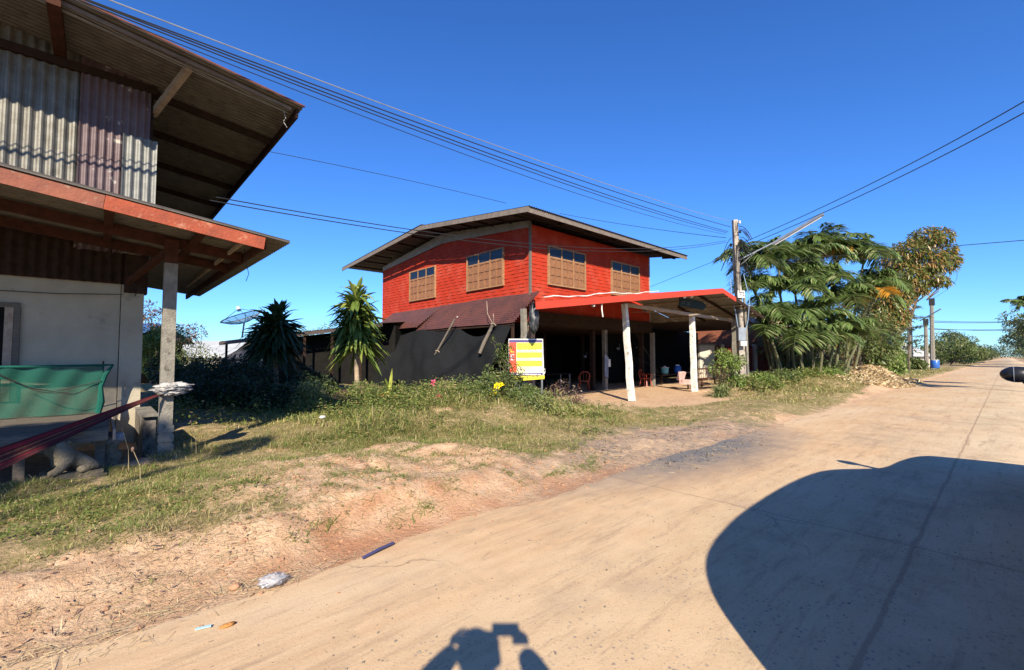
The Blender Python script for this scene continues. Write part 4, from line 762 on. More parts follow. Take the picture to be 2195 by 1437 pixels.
# black cloth bag hung at the left end of the fascia
V, F = crumple((8.62, 8.55, 2.62), (.14, .12, .36), 16, .5, 31)
tag(link('black_bag', npmesh('black_bag', V, F), mat('black_bag_plastic', (.02, .021, .024), (.07, .075, .08), rough=.4, scale=8, bs=.3), smooth=True), 'black plastic bag hanging at the left end of the red carport fascia', 'bag')
# things under the carport
def dup(root, loc, rot=0, label=None):
    r = root.copy(); COL.objects.link(r); r.location = loc; r.rotation_euler = (0, 0, rot)
    if label: r['label'] = label
    for ch in list(root.children):
        c = ch.copy(); COL.objects.link(c); c.parent = r
        for g_ in ch.children: d = g_.copy(); COL.objects.link(d); d.parent = c
    return r
p = G(1384, 829); t = thing('plastic_chair', 'orange plastic armchair in front of the inner carport post', 'chair', (p[0], p[1], 0), 'orange chairs under the carport')
x, y = p[0], p[1]; m = MB(); m.obox((x, y, .43), (1, 0, 0), (0, 1, 0), (0, 0, 1), .46, .44, .03); m.build('seat', 'orange_plastic', t)
for a, b in ((-.22, -.2), (.22, -.2), (.22, .2), (-.22, .2)): MB().bar((x+a*.8, y+b*.8, .42), (x+a*1.12, y+b*1.12, 0), .04).build('leg', 'orange_plastic', t)
m = MB(); m.tube([(x-.21, y+.2, .43), (x-.23, y+.27, .75), (x-.12, y+.29, .87), (x+.12, y+.29, .87), (x+.23, y+.27, .75), (x+.21, y+.2, .43)], .026, 7); m.bar((x-.07, y+.23, .45), (x-.07, y+.285, .85), .03, .01); m.bar((x+.07, y+.23, .45), (x+.07, y+.285, .85), .03, .01); m.build('backrest', 'orange_plastic', t)
for a in (-.25, .25): MB().tube([(x+a, y+.24, .65), (x+a*1.05, y, .66), (x+a, y-.2, .62), (x+a*.9, y-.2, .43)], .022, 6).build('armrest', 'orange_plastic', t)
for q, rr, lb in (((1262, 848), 2.4, 'orange plastic chair in deep shade behind the dark red shrub'),): pp = G(*q); dup(t, (pp[0]+2.2, pp[1]+2.0, 0), rr, lb)
t = thing('day_bed', 'low wooden day bed holding water coolers under the carport', 'bench', (22, 13.8, 0)); cx0 = onY(1405, 800, 13.6)[0]; cx1 = onY(1500, 800, 13.6)[0]
MB().box(cx0, cx1, 13.2, 14.6, .5, .56).build('top', 'dark_wood', t)
for x in (cx0+.1, (cx0+cx1)/2, cx1-.1): MB().box(x-.05, x+.05, 13.25, 13.35, 0, .5).build('leg', 'dark_wood', t)
px_ = onY(1425, 800, 13.5)[0]; t = thing('mint_bucket', 'mint green lidded bucket on the day bed under the carport', 'bucket', (px_, 13.5, .56)); MB().lathe((px_, 13.5, .562), [(0, .19), (.1, .2), (.36, .22)], 18).build('body', 'mint', t, True); MB().lathe((px_, 13.5, .923), [(0, .235), (.03, .235), (.05, .1), (.12, .03)], 18).build('lid', 'signwhite', t)
px_ = onY(1452, 800, 13.5)[0]; t = thing('blue_cooler', 'blue plastic water cooler jug right of the mint bucket', 'water cooler', (px_, 13.5, .56)); MB().lathe((px_, 13.5, .562), [(0, .2), (.15, .22), (.42, .21), (.46, .14)], 18).build('body', 'blue_plastic', t, True); MB().lathe((px_, 13.5, 1.023), [(0, .12), (.06, .12), (.07, .05)], 14).build('lid', 'signwhite', t); MB().box(px_-.03, px_+.03, 13.2, 13.28, .62, .67).build('tap', 'signwhite', t)
px_ = onY(1472, 812, 10.7); t = thing('striped_cushion_seat', 'pink and white striped seat behind the second white carport post', 'seat', (px_[0], 10.7, 0)); x = px_[0]
sm_ = mat('striped_pink_fabric', (.55, .30, .27), (.6, .5, .45), scale=2, s3=5, c3=(.2, .08, .08), stretch=(8, 1, .4)); MB().obox((x, 10.7, .34), (1, 0, 0), (0, 1, 0), (0, 0, 1), .55, .5, .22).build('seat', sm_, t); MB().obox((x, 10.98, .62), (1, 0, 0), (0, .95, .3), (0, -.3, .95), .55, .14, .42).build('backrest', sm_, t)
for a in (-.22, .22): MB().box(x+a-.03, x+a+.03, 10.5, 10.56, 0, .24).build('leg', 'dark_wood', t)
x0 = onY(1492, 800, 10.9)[0]; x1 = onY(1522, 800, 10.9)[0]; t = thing('spindle_bench', 'dark wooden bench with a spindle back at the right of the carport', 'bench', ((x0+x1)/2, 10.9, 0))
MB().box(x0, x1, 10.6, 11.0, .40, .45).build('seat', 'red_wood', t); MB().bar((x0, 11.0, .93), (x1, 11.0, .93), .05, .07).build('top_rail', 'red_wood', t)
for k in range(7): MB().bar((x0+.08+k*(x1-x0-.16)/6, 11, .45), (x0+.08+k*(x1-x0-.16)/6, 11, .9), .035).build('spindle', 'pale_wood', t)
for x in (x0+.06, x1-.06): MB().box(x-.03, x+.03, 10.6, 10.66, 0, .4).build('leg', 'red_wood', t)
# towel and meter box on the middle post
x, y = 17.9, 13.0
t = thing('post_meter_box', 'pale grey meter box fixed to the inner carport post', 'meter box', (x, y-.13, 1.4)); MB().obox((x+.0, y-.17, 1.28), (1, 0, 0), (0, 1, 0), (0, 0, 1), .24, .14, .36).build('box', 'white', t); MB().tube([(x, y-.15, 1.46), (x, y-.13, 1.9), (x+.02, y-.12, 2.7)], .015, 6).build('conduit', 'cable', t); 
V = []; F = []
for i in range(13):
    for j in range(13): u = i/12; w = j/12; V.append((x-.42+.28*u-.04*w, y-.30+.05*math.sin(u*16)*(.3+w), 1.62-1.0*w+.06*math.sin(u*5)))
for i in range(12):
    for j in range(12): a = i*13+j; F.append((a, a+1, a+14, a+13))
tag(link('hanging_towel', npmesh('towel', V, F), 'towel'), 'pale blue and grey cloth hanging left of the inner carport post', 'towel')
t = thing('work_table', 'dark work table with odds and ends deep inside the carport', 'table', (16, 15, 0)); MB().box(14.6, 17.4, 14.6, 15.4, .72, .76).build('top', 'dark_wood', t)
for a in (14.7, 17.3):
    for b in (14.7, 15.3): MB().box(a-.03, a+.03, b-.03, b+.03, 0, .72).build('leg', 'steel', t)
for k, (q, c, lb) in enumerate((((1325, 748), 'steel', 'small steel pan hanging in the shade of the open ground floor'), ((1362, 747), 'white', 'small white jug hanging behind the front white carport post'), ((1254, 765), 'steel', 'small enamel cup on a shelf deep in the shade'))):
    c0 = onY(*q, 15.8+k*.3); tt = thing('hanging_pan' if k != 1 else 'hanging_jug', lb, 'pan' if k != 1 else 'jug', tuple(c0)); MB().lathe(c0, [(-.08, .07), (0, .10), (.08, .11)], 12).build('bowl', c, tt, True); MB().tube([c0+np.array([.1, 0, .05]), c0+np.array([.2, 0, .15]), c0+np.array([.1, 0, .3])], .012, 5).build('handle', c, tt)
MB_ = MB(); c0 = onY(1400, 733, 20.2); t = thing('light_strip_plank', 'pale plank added for the strip of light at the back of the open ground floor', 'plank', tuple(c0)); MB().box(c0[0]-1.6, c0[0]+1.8, 20.2, 20.25, c0[2]-.06, c0[2]+.06).build('plank', 'pale_wood', t)  # pale plank added, stands in for a bright strip of light

# ================================================================ for-sale signboard on a leaning frame, tied into the bush
c = at(1127, 764, 12.6); un = unit(np.array([.80, -.60, 0])); nn = unit(np.array([-.60, -.80, 0])); zz = np.array([0, 0, 1.]); sw, sh = .93, 1.0
t = thing('sale_signboard', 'yellow white red and purple sale signboard standing in the flowering bush', 'sign', (c[0], c[1], 0)); c[2] = 1.57
sgn = lambda u0, u1, v0, v1, d, th, m, nm='panel', par=t, sk=0: m_build(u0, u1, v0, v1, d, th, m, nm, par, sk)
def m_build(u0, u1, v0, v1, d, th, m, nm, par, sk):
    mb = MB(); pts = []
    for dd in (d, d+th):
        for (a, b) in ((u0, v0), (u1, v0+sk), (u1, v1+sk*.3), (u0, v1)): pts.append(c+un*a*sw+zz*b*sh+nn*dd)
    mb.box8([pts[i] for i in (0, 1, 5, 4, 3, 2, 6, 7)]); return mb.build(nm, m, par)
pn = sgn(-.5, .5, -.5, .5, 0, .02, mat('sign_cream', (.80, .76, .52), (.76, .72, .45), rough=.5, bs=0))
sgn(-.5, .5, .41, .5, .02, .004, 'signpurple', 'purple_band', pn); sgn(-.5, -.28, -.42, .41, .02, .005, 'signred', 'red_band', pn); sgn(-.5, .5, -.5, -.43, .02, .004, 'signpurple', 'purple_band', pn)
for v0, v1 in ((.22, .40), (-.01, .14), (-.25, -.09)): sgn(-.27, .49, v0, v1, .02, .004, 'yellow', 'yellow_stripe', pn)
def text(body, org, u, size, m, par, nm, depth=.002, n_=None):
    cu = bpy.data.curves.new(nm, 'FONT'); cu.body = body; cu.size = size; cu.extrude = depth; o = bpy.data.objects.new(nm, cu); COL.objects.link(o)
    M = Matrix.Identity(4); n_ = n_ if n_ is not None else nn
    for i in range(3): M[i][0] = u[i]; M[i][1] = zz[i]; M[i][2] = n_[i]; M[i][3] = org[i]
    o.matrix_world = M; dg = bpy.context.evaluated_depsgraph_get(); me = bpy.data.meshes.new_from_object(o.evaluated_get(dg)); me.transform(M); bpy.data.objects.remove(o)
    return link(nm, me, m, par)
text('E', c-un*.475*sw-zz*.08*sh+nn*.028, un, .24, 'signwhite', pn, 'letter'); text('L', c-un*.475*sw+zz*.14*sh+nn*.028, un, .22, 'yellow', pn, 'letter')
m = MB(); 
for k, w in enumerate((.10, .07, .13, .05, .09)): a = -.22+k*.14; m.obox(c+un*a*sw+zz*.33*sh+nn*.0255, un, nn, zz, w*sw, .002, .014)
for r0 in (.21, .17, -.02, -.06, -.16, -.27, -.31):
    a = -.24
    while a < (.12 if r0 < .1 else .3): w = random.uniform(.02, .06); m.obox(c+un*(a+w/2)*sw+zz*r0*sh+nn*.0255, un, nn, zz, w*sw, .002, .016); a += w+.018  # ink bars for illegible print and for leaf shadows across the stripes
m.build('small_print', 'ink', pn); m = MB()
for k, w in enumerate((.13, .09, .12, .10, .13, .09)): a = -.22+k*.125; m.obox(c+un*a*sw-zz*(.465+.002*k)*sh+nn*.0265, un, nn, zz, w*sw, .002, .022)
m.build('small_print', 'signwhite', pn)
bn = sgn(-.40, .56, -.66, -.52, .012, .006, 'yellow', 'lower_banner', t, .06)
m = MB(); a = -.18
for k in range(17):
    h_ = random.uniform(.03, .055); m.obox(c+un*a*sw+zz*(-.575+(a+.4)*.06)*sh+nn*.02, un, nn, zz, random.uniform(.012, .03), .002, h_); a += .038
m.build('faded_writing', 'ink', bn)
m = MB(); m.bar(c+un*(-.5*sw)+zz*.5*sh+nn*.01, c+un*.5*sw+zz*.5*sh+nn*.01, .03); m.bar(c+un*.5*sw+zz*.51*sh+nn*.01, c+un*.53*sw-zz*.5*sh+nn*.01, .03); m.bar(c-un*.5*sw+zz*.51*sh, c-un*.5*sw-zz*.5*sh, .03); m.build('frame', 'white', t)
m = MB(); m.bar(c+un*.49*sw+zz*.5-nn*.02, c+un*.49*sw-zz*1.57-nn*.02, .035); m.build('leg', 'steel', t); MB().bar(c-un*.46*sw+zz*.5-nn*.02, c-un*.46*sw-zz*1.57-nn*.02, .035).build('leg', 'steel', t)
m = MB(); q = c+un*.5*sw-zz*.38*sh; m.tube([q, q+np.array([.05, -.05, .06]), q+np.array([.09, -.02, -.02]), q+np.array([.04, -.03, -.09])], .012, 5); m.build('tie_ribbon', 'white', t)
q = G(1110, 868); q[2] = 0; t = thing('plastic_pipe_stub', 'pale blue and white plastic pipe standing below the signboard', 'pipe', tuple(q)); MB().lathe((q[0], q[1], 0), [(0, .075), (.62, .075)], 12).build('pipe', 'cyan_pipe', t); MB().lathe((q[0]-.03, q[1]+.02, .622), [(0, .085), (.16, .08)], 12).build('collar', 'white', t)

# ================================================================ plants
ORD2 = ['first', 'second', 'third', 'fourth', 'fifth', 'sixth', 'seventh', 'eighth', 'ninth', 'tenth', 'eleventh', 'twelfth', 'thirteenth']
def dracaena(name, label, base, zc, heads, leafm, K=130, L=.62):
    t = thing(name, label, 'tree', base, 'dracaena trees beside the black shade net'); b = np.array(base); m = MB()
    top = b+np.array([0, 0, zc]); m.tube([b-np.array([0, 0, .1]), b+np.array([.03, .02, zc*.4]), b+np.array([-.02, 0, zc*.75]), top], [.10, .085, .07, .06], 9)
    vf = []
    for (dx, dy, dz, k, l) in heads:
        h = b+np.array([dx, dy, dz]); m.tube([top-np.array([0, 0, .2]), (top+h)/2+np.array([dx*.2, 0, 0]), h], [.05, .04, .03], 7)
        az = rng.uniform(0, 2*math.pi, k); tt = rng.uniform(0, 1, k); el = np.where(tt > .82, rng.uniform(.9, 1.4, k), rng.uniform(-.5, .9, k))
        D = np.stack([np.cos(az)*np.cos(el), np.sin(az)*np.cos(el), np.sin(el)], -1); P = h+np.stack([0*az, 0*az, (tt-.6)*.75], -1)
        vf.append(strips(P+D*.03, D, l*rng.uniform(.75, 1.1, k), .15*rng.uniform(.7, 1.2, k), rng.uniform(.2, .8, k), n=6, cols=3, shape='leaf', roll=.55))
    m.build('trunk', 'pale_bark', t, True); leafobj('crown', vf, leafm, t); return t
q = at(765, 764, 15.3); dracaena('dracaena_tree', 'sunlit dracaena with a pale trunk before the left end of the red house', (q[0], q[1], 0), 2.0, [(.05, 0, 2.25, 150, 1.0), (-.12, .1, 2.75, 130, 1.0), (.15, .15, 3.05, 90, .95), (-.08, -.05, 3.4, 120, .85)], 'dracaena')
q = at(592, 764, 16.6); dracaena('dracaena_tree', 'dark shaded dracaena in front of the satellite dish', (q[0], q[1], 0), 1.9, [(0, 0, 2.3, 230, 1.1), (.05, .1, 2.75, 200, 1.1), (-.25, .1, 2.5, 120, 1.0)], 'dracshade')
# lime broad leaves
q = at(835, 764, 12.6); t = thing('broad_leaf_plant', 'lime yellow broad leaved plant standing in front of the black shade net', 'plant', (q[0], q[1], 0)); b = np.array([q[0], q[1], 0])
vf = [strips(b+np.array([[0, 0, .45+.1*k] for k in range(3)]), [[.1, 0, 1], [.5, -.3, 1], [-.2, .1, 1]], [.85, .6, .5], [.16, .2, .2], [.05, .3, .3], n=6, cols=3)]
k = 16; az = rng.uniform(0, 6.28, k); vf.append(strips(b+np.array([0, 0, .45])+rng.normal(0, .06, (k, 3)), np.stack([np.cos(az), np.sin(az), rng.uniform(.1, 1.2, k)], -1), rng.uniform(.3, .6, k), rng.uniform(.13, .2, k), .4, n=5, cols=3, roll=.6))
leafobj('leaves', vf, 'croton', t); MB().tube([b, b+np.array([0, 0, .6])], .03, 6).build('stem', 'bark', t)
# desert rose with thin branches and pink flowers
def twigs(b, n, h, spread, r, up=.9):
    m = MB(); tips = []
    for k in range(n):
        a = random.uniform(0, 6.28); p = np.array(b, float); d = np.array([math.cos(a)*spread, math.sin(a)*spread, up]); pts = [p]
        for s in range(4): d = d+rng.normal(0, .28, 3); p = p+unit(d)*h/4*random.uniform(.7, 1.2); pts.append(p)
        m.tube(pts, np.linspace(r, r*.35, 5), 5); tips.append(pts[-1]); tips.append(pts[-2])
        q = pts[2]+unit(d+rng.normal(0, .8, 3))*h*.35; m.tube([pts[2], q], [r*.5, r*.25], 4); tips.append(q)
    return m, tips
q = at(908, 764, 12.6); b = (q[0], q[1], .15); t = thing('desert_rose', 'bare twiggy desert rose with one pink flower before the shade net', 'plant', b); m, tips = twigs(b, 12, .75, .9, .022, .6); m.build('branches', 'pale_wood', t)
leafobj('leaves', [clump(p, .07, 9, .06, .03, .1) for p in tips[::2]], 'weed', t); q = at(928, 820, 12.4)
leafobj('flower', [clump(q, .05, 22, .07, .05, 0)], 'pinkpetal' if 0 else leafmat('pink_petals', (.75, .05, .16), (.85, .12, .25)), t)
q = G(942, 866); q = at(942, 856, 11.5); t = thing('pink_flower_head', 'small bright pink flower head low in the grass below the desert rose', 'flower', tuple(q)); leafobj('petals', [clump(q, .09, 60, .06, .045, 0)], leafmat('crimson_petals', (.70, .04, .12), (.8, .1, .2)), t); MB().tube([q, q-np.array([0, 0, q[2]])], .008, 5).build('stem', 'weed', t)
# flowering bush round the signboard
q = at(1062, 764, 12.0); b = (q[0], q[1], 0); t = thing('flowering_bush', 'loose green bush with yellow flowers around the signboard', 'bush', b); m, tips = twigs(b, 22, 1.25, .75, .018, .9); m.build('stems', 'bark', t)
b = np.array(b); vf = [clump(p, (.2, .2, .16), 75, .09, .03, .15) for p in tips]
for dx, dz, r_ in ((0, .3, .45), (.35, .35, .5), (.7, .25, .45), (-.35, .3, .3), (.75, .6, .3)): c = b+un*dx*1.2; c[2] = dz; vf.append(clump(c, (r_, r_, r_*.7), 900, .09, .028, .2))
leafobj('foliage', vf, 'bush', t)
for px, py in ((1072, 826), (1057, 842), (1066, 829)): q = at(px, py, 11.3); leafobj('flower', [clump(q, .055, 26, .075, .06, 0)], leafmat('yellow_petals', (.85, .72, .02), (.85, .62, .02)) if px == 1072 else 'yellow_petals_x', t) if 0 else link('flower', (lambda v: npmesh('flower', *v))(clump(q, .055, 26, .075, .06, 0)), 'yflower', t)
q = at(1085, 764, 12.3); t = thing('tall_climber_bush', 'upright arching bush leaning on the left edge of the signboard', 'bush', (q[0], q[1], 0)); b = np.array([q[0], q[1], 0]); m = MB(); vf = []
for k in range(7):
    e = b+np.array([random.uniform(-.5, .3), random.uniform(-.3, .3), random.uniform(1.3, 1.95)]); pth = limbpath(b+rng.normal(0, .06, 3)*[1, 1, 0], e, .8, 8); m.tube(pth, np.linspace(.02, .006, 9), 5)
    P = np.concatenate([np.array(p_)+rng.normal(0, .05, (26, 3)) for p_ in pth[2:]]); D = rng.normal(0, 1, P.shape); D[:, 2] = D[:, 2]*.4-.1; vf.append(strips(P, D, rng.uniform(.07, .13, len(P)), .028, .4, n=2, cols=3, roll=.6))
m.build('stems', 'bark', t); leafobj('foliage', vf, 'bush', t)
q = at(1192, 764, 13.0); b = (q[0], q[1], 0); t = thing('dark_red_shrub', 'dark reddish twiggy shrub at the edge of the sand yard right of the signboard', 'shrub', b); m, tips = twigs(b, 22, 1.0, .95, .014, .6); m.build('branches', 'bark', t); leafobj('foliage', [clump(p, .14, 34, .06, .03, .1) for p in tips], 'darkred', t)
def rosette(name, label, b, K, L, Wd, m, cat='plant', el=(.2, 1.3), dr=.6):
    t = thing(name, label, cat, tuple(b)); az = rng.uniform(0, 6.28, K); e = rng.uniform(*el, K); D = np.stack([np.cos(az)*np.cos(e), np.sin(az)*np.cos(e), np.sin(e)], -1)
    leafobj('leaves', [strips(np.array(b)+rng.normal(0, .1, (K, 3))*[1, 1, .3], D, L*rng.uniform(.6, 1.1, K), Wd, dr*rng.uniform(.6, 1.2, K), n=5, cols=3, shape='blade', fold=.15)], m, t); return t
q = G(1546, 850); rosette('spider_plant', 'tufted pale striped strap leaf plant at the right edge of the sand yard', (q[0], q[1], .05), 260, .95, .045, leafmat('striped_strap_leaves', (.14, .18, .06), (.33, .36, .16)))
def bush(name, label, px, py_top, dep, w, m='bush', K=2600, L=.12, Wd=.05, cat='bush', group=None, zb=0., n=9, seed=1, flat=.8):
    """a bush standing on the ground at px, its top seen at py_top, w metres wide"""
    random.seed(seed); top = at(px, py_top, dep); b = (top[0], top[1], zb); h = top[2]-zb; lumps = []
    for k in range(n):
        a = random.uniform(0, 6.28); rr = random.uniform(0, .38)*w; zc = zb+h*random.uniform(.25, .85)*(1 if k else .9); r = w*random.uniform(.16, .28); r = min(r, h*.45)
        lumps.append(((b[0]+math.cos(a)*rr, b[1]+math.sin(a)*rr, min(zc, zb+h-r*flat)), (r, r, r*flat)))
    return tree(name, label, cat, b, lumps, m, K, L, Wd, tr=max(.03, w*.02), fork=.2, group=group)
bush('yellow_green_bush', 'yellow green leafy bush left of the utility pole base', 1556, 742, 20.5, 1.5, 'bushlight', 1800, .12, .06, seed=3)
bush('dry_twig_bush', 'brownish dry bush growing at the foot of the yellow green one', 1545, 775, 20.3, 1.2, 'darkred', 900, .07, .03, seed=5)
bush('low_green_bush', 'low fresh green bush touching the left side of the utility pole', 1570, 800, 20.2, 1.1, 'bushlight', 900, .12, .06, seed=6)
bush('fern_like_bush', 'light green bush immediately right of the utility pole', 1640, 800, 21, 2.0, 'bushlight', 1600, .16, .06, seed=8)
bush('mixed_weed_bush', 'mixed green weeds between the utility pole and the palm stems', 1680, 790, 22, 2.4, 'bush', 2000, .12, .05, seed=9)
bush('hedge_bush', 'dark leafy bush under the palm fronds', 1745, 765, 26, 3.2, 'bush', 2600, .15, .06, seed=10)
bush('low_green_bush', 'pale green low bush beside the pile of dry leaves', 1790, 785, 25, 2.2, 'bushlight', 1400, .14, .06, seed=11)
bush('understory_bush', 'tall dark undergrowth behind the palm stems, next to the pink roof', 1700, 690, 29.5, 4.5, 'bush', 3600, .22, .08, seed=13)
bush('understory_bush', 'tall dark undergrowth in the middle behind the palm stems', 1770, 650, 30, 4.5, 'bush', 3600, .22, .08, seed=14)
bush('understory_bush', 'tall dark undergrowth at the right behind the palm stems', 1830, 640, 30.5, 4.5, 'bush', 3800, .22, .08, seed=15)
bush('red_leaf_bush', 'dull red leaved bush among the palm stems', 1775, 740, 28, 2.0, 'darkred', 1600, .16, .07, seed=12)

# palms: a clump of cane palms behind the utility pole
def palm(label, b, h, nf, L, ll, lean=(0, 0), r=.07, yellow=0, cat='palm tree', name='cane_palm', group='cane palms behind the utility pole', wl=.05, up=.25, nl=38):
    t = thing(name, label, cat, tuple(b), group); b = np.array(b, float); top = b+np.array([lean[0], lean[1], h]); m = MB(); m.tube(limbpath(b-np.array([0, 0, .1]), top, .06, 7), np.linspace(r*1.2, r*.8, 8), 8); m.build('trunk', mat('ringed_palm_stem', (.16, .17, .09), (.10, .09, .06), scale=5) if 'ringed_palm_stem' not in bpy.data.materials else bpy.data.materials['ringed_palm_stem'], t, True)
    vf = []; vy = []; m = MB()
    for k in range(nf):
        az = k*2.4+random.uniform(-.3, .3); el = 1.48-.72*(k/nf)**1.2+random.uniform(-.12, .12); pts, lf = frond(top, az, el, L*random.uniform(.85, 1.15), random.uniform(.35, .7)+.3*(k/nf), ll, nl, wl)
        m.tube(list(pts), np.linspace(.028, .006, len(pts)), 5); (vy if k in range(nf-yellow, nf) else vf).extend(lf)
    m.build('frond_ribs', 'palm', t); leafobj('fronds', vf, 'palm', t)
    if vy: tag(leafobj('dying_fronds', vy, 'palmyellow', t), 'orange yellow dying fronds')
    return t
random.seed(21)
PL = [(1668, 575, 26.5, 14, 0, 'tallest cane palm right behind the utility pole'), (1735, 560, 27.5, 15, 0, 'tall cane palm rising just left of the orange dying frond'), (1790, 555, 28.2, 14, 1, 'tall cane palm with the orange dying frond near the street lamp'), (1850, 570, 28, 14, 1, 'tall cane palm nearest the brown flushed mango tree'), (1620, 630, 26, 12, 0, 'shorter cane palm whose fronds brush the utility pole'), (1705, 635, 25.5, 12, 0, 'middle height cane palm over the pink roof'), (1765, 620, 26, 12, 0, 'middle height cane palm in the heart of the clump'), (1815, 660, 26, 13, 1, 'spreading cane palm with yellow tipped fronds near the dry leaf pile'), (1745, 690, 25, 10, 0, 'short cane palm at the front of the clump'), (1860, 650, 27, 12, 1, 'middle height cane palm at the right end of the clump'), (1690, 700, 25.2, 9, 0, 'short cane palm over the red fence'), (1790, 725, 24.8, 9, 0, 'lowest cane palm on the right of the clump front')]
PL += [(1640, 690, 24.8, 10, 0, 'low cane palm just right of the utility pole'), (1605, 585, 26.2, 10, 0, 'cane palm with a frond reaching left of the utility pole'), (1725, 600, 26.8, 12, 0, 'cane palm between the two tallest ones')]
PL += [(1655, 735, 24.2, 5, 0, 'young cane palm at the foot of the clump, nearest the utility pole'), (1715, 745, 24, 5, 0, 'young cane palm at the foot of the clump, left of its middle'), (1765, 750, 24, 5, 0, 'young cane palm at the foot of the clump, right of its middle'), (1840, 735, 25, 6, 0, 'young cane palm at the foot of the clump, nearest the leaf pile'), (1880, 620, 28, 8, 0, 'slanting cane palm below the mango crown')]
PL = [(a, b, c, d+1, e, f) for a, b, c, d, e, f in PL]
for (px, py, dep, nf, ye, lb) in PL:
    tp = at(px, py, dep); bb = at(1600+(px-1600)*.62+50, 764, dep+.4); palm(lb, (bb[0], bb[1], 0.05), tp[2], nf, 3.3 if py < 600 else 2.8, 1.05, (tp[0]-bb[0], tp[1]-bb[1]), yellow=ye, wl=.09, nl=40)
# mango tree
def pxl(L): return [(tuple(at(px, py, d)), r) for px, py, d, r in L]
bb = at(1878, 764, 34.5); tree('mango_tree', 'mango tree with brown flushed young leaves against the sky', 'tree', (bb[0], bb[1], 0), pxl([(1950, 540, 34, (1.3, 1.3, .9)), (1985, 510, 34, (1.0, 1.0, .8)), (1965, 620, 33.8, (.8, .8, .4)), (1930, 615, 33.6, (.9, .9, .6)), (2020, 505, 34, (.7, .7, .6)), (1920, 555, 34, (1.0, 1, .8)), (1985, 560, 34, (1.4, 1.3, 1.0)), (2030, 560, 34, (.8, .8, .8)), (1950, 590, 33.5, (1.1, 1, .7)), (1990, 598, 34, (1.0, 1, .45)), (1900, 600, 33.5, (.8, .8, .8)), (2020, 605, 34, (.55, .5, .3)), (1890, 650, 33.5, (1.0, 1, 1.0)), (1870, 690, 33.5, (1.0, 1, 1)), (1925, 640, 33.5, (.9, .9, .8)), (1915, 680, 33.5, (1.0, 1, .9)), (2035, 535, 34, (.5, .5, .5))]), 'mango', 14000, .30, .10, tr=.22, hang=.5)
# bushes and hedge along the road beyond
bb = at(1895, 764, 37); tree('round_green_tree', 'dense mid green tree below the mango crown', 'tree', (bb[0], bb[1], 0), pxl([(1880, 650, 37, (1.8, 1.6, 1.5)), (1895, 690, 37, (1.5, 1.5, 1.4)), (1865, 710, 37, (1.8, 1.6, 1.4)), (1900, 725, 37, (1.1, 1.1, 1.0)), (1850, 640, 37, (1.2, 1.2, 1.1)), (1900, 615, 37, (.9, .9, .8))]), 'bush', 6500, .26, .10, tr=.15)
bb = at(1948, 764, 40); t = thing('papaya_like_tree', 'thin open crowned tree with flat leaf tiers beside the far utility poles', 'tree', (bb[0], bb[1], 0)); m = MB(); vf = []; b = np.array([bb[0], bb[1], 0]); tp = at(1948, 622, 40)
m.tube([b, (b+tp)/2+np.array([.1, .1, 0]), tp], [.07, .05, .02], 7)
for k in range(26):
    s = random.uniform(.35, 1); a = random.uniform(0, 6.28); p0 = b+(tp-b)*s; p1 = p0+np.array([math.cos(a), math.sin(a), .1])*random.uniform(.8, 1.9)*(1.15-s*.6); m.tube([p0, p1], [.02, .008], 4)
    P = p0+(p1-p0)*rng.uniform(.3, 1.05, (46, 1))+rng.normal(0, .05, (46, 3)); D = rng.normal(0, 1, (46, 3))*[1, 1, .25]; vf.append(strips(P, D, .26, .07, .3, n=2, cols=3))
m.build('trunk', 'bark', t); leafobj('crown', vf, 'far', t)
for k, (px, py, dep, w, mm, lb) in enumerate(((1900, 738, 33, 2.8, 'bushlight', 'broad leaved light green bush by the grass strip past the dry leaf pile'), (1912, 745, 44, 2.6, 'bushlight', 'light green bush left of the nearer of the far utility poles'), (1862, 715, 31.5, 3.4, 'bush', 'dense dark bush behind the pile of dry leaves'), (1962, 766, 50, 2.0, 'bush', 'low bush at the foot of the far utility poles'), (1893, 722, 34, 2.6, 'bush', 'dense green bush under the right side of the mango crown'), (2035, 720, 75, 6.5, 'bush', 'bush with pale twigs right of the far utility poles'), (2060, 728, 85, 6, 'bushlight', 'rounded light green bush halfway to the end of the road'), (2020, 712, 95, 7, 'far', 'dark tree behind the far grey roofed shed'), (2050, 700, 110, 8, 'far', 'tall dark tree above the roadside bushes'), (2085, 740, 120, 8, 'bush', 'bush lining the road in the far distance'), (2100, 745, 150, 9, 'far', 'small far tree just left of the end of the road'), (2112, 752, 190, 9, 'far', 'farthest small tree closing the left side of the road'))):
    bush('roadside_bush', lb, px, py, dep, w, mm, 2200, .16+dep*.0028, .07+dep*.0012, group='bushes along the left side of the road', seed=40+k, n=10)
# right hand side of the road
for k, (x, y, h_, w, lb) in enumerate(((96, -5.0, 8.5, 14, 'wide spreading dark tree overhanging the road at the far right'), (120, -5.5, 10, 15, 'second dark tree on the right behind the spreading one'), (150, -6, 11, 16, 'dark tree on the right side near the end of the road'), (200, -6, 12, 17, 'distant tree at the right side of the end of the road'), (62, -9.5, 6.5, 8, 'tree shading the road from the right, mostly outside the picture'), (40, -9, 5, 6, 'tree outside the picture on the right whose shadow crosses the road'))):
    random.seed(60+k); lumps = []
    for j in range(14): a = random.uniform(0, 6.28); rr = random.uniform(.05, .42)*w; r_ = w*random.uniform(.12, .2); lumps.append(((x+math.cos(a)*rr, y+math.sin(a)*rr*.75, h_*random.uniform(.4, .85)), (r_, r_, r_*.55)))
    tree('spreading_tree', lb, 'tree', (x, y, 0), lumps, 'far', 3800, .3+x*.0016, .12+x*.0006, tr=.2, group='trees along the right side of the road')
random.seed(77)
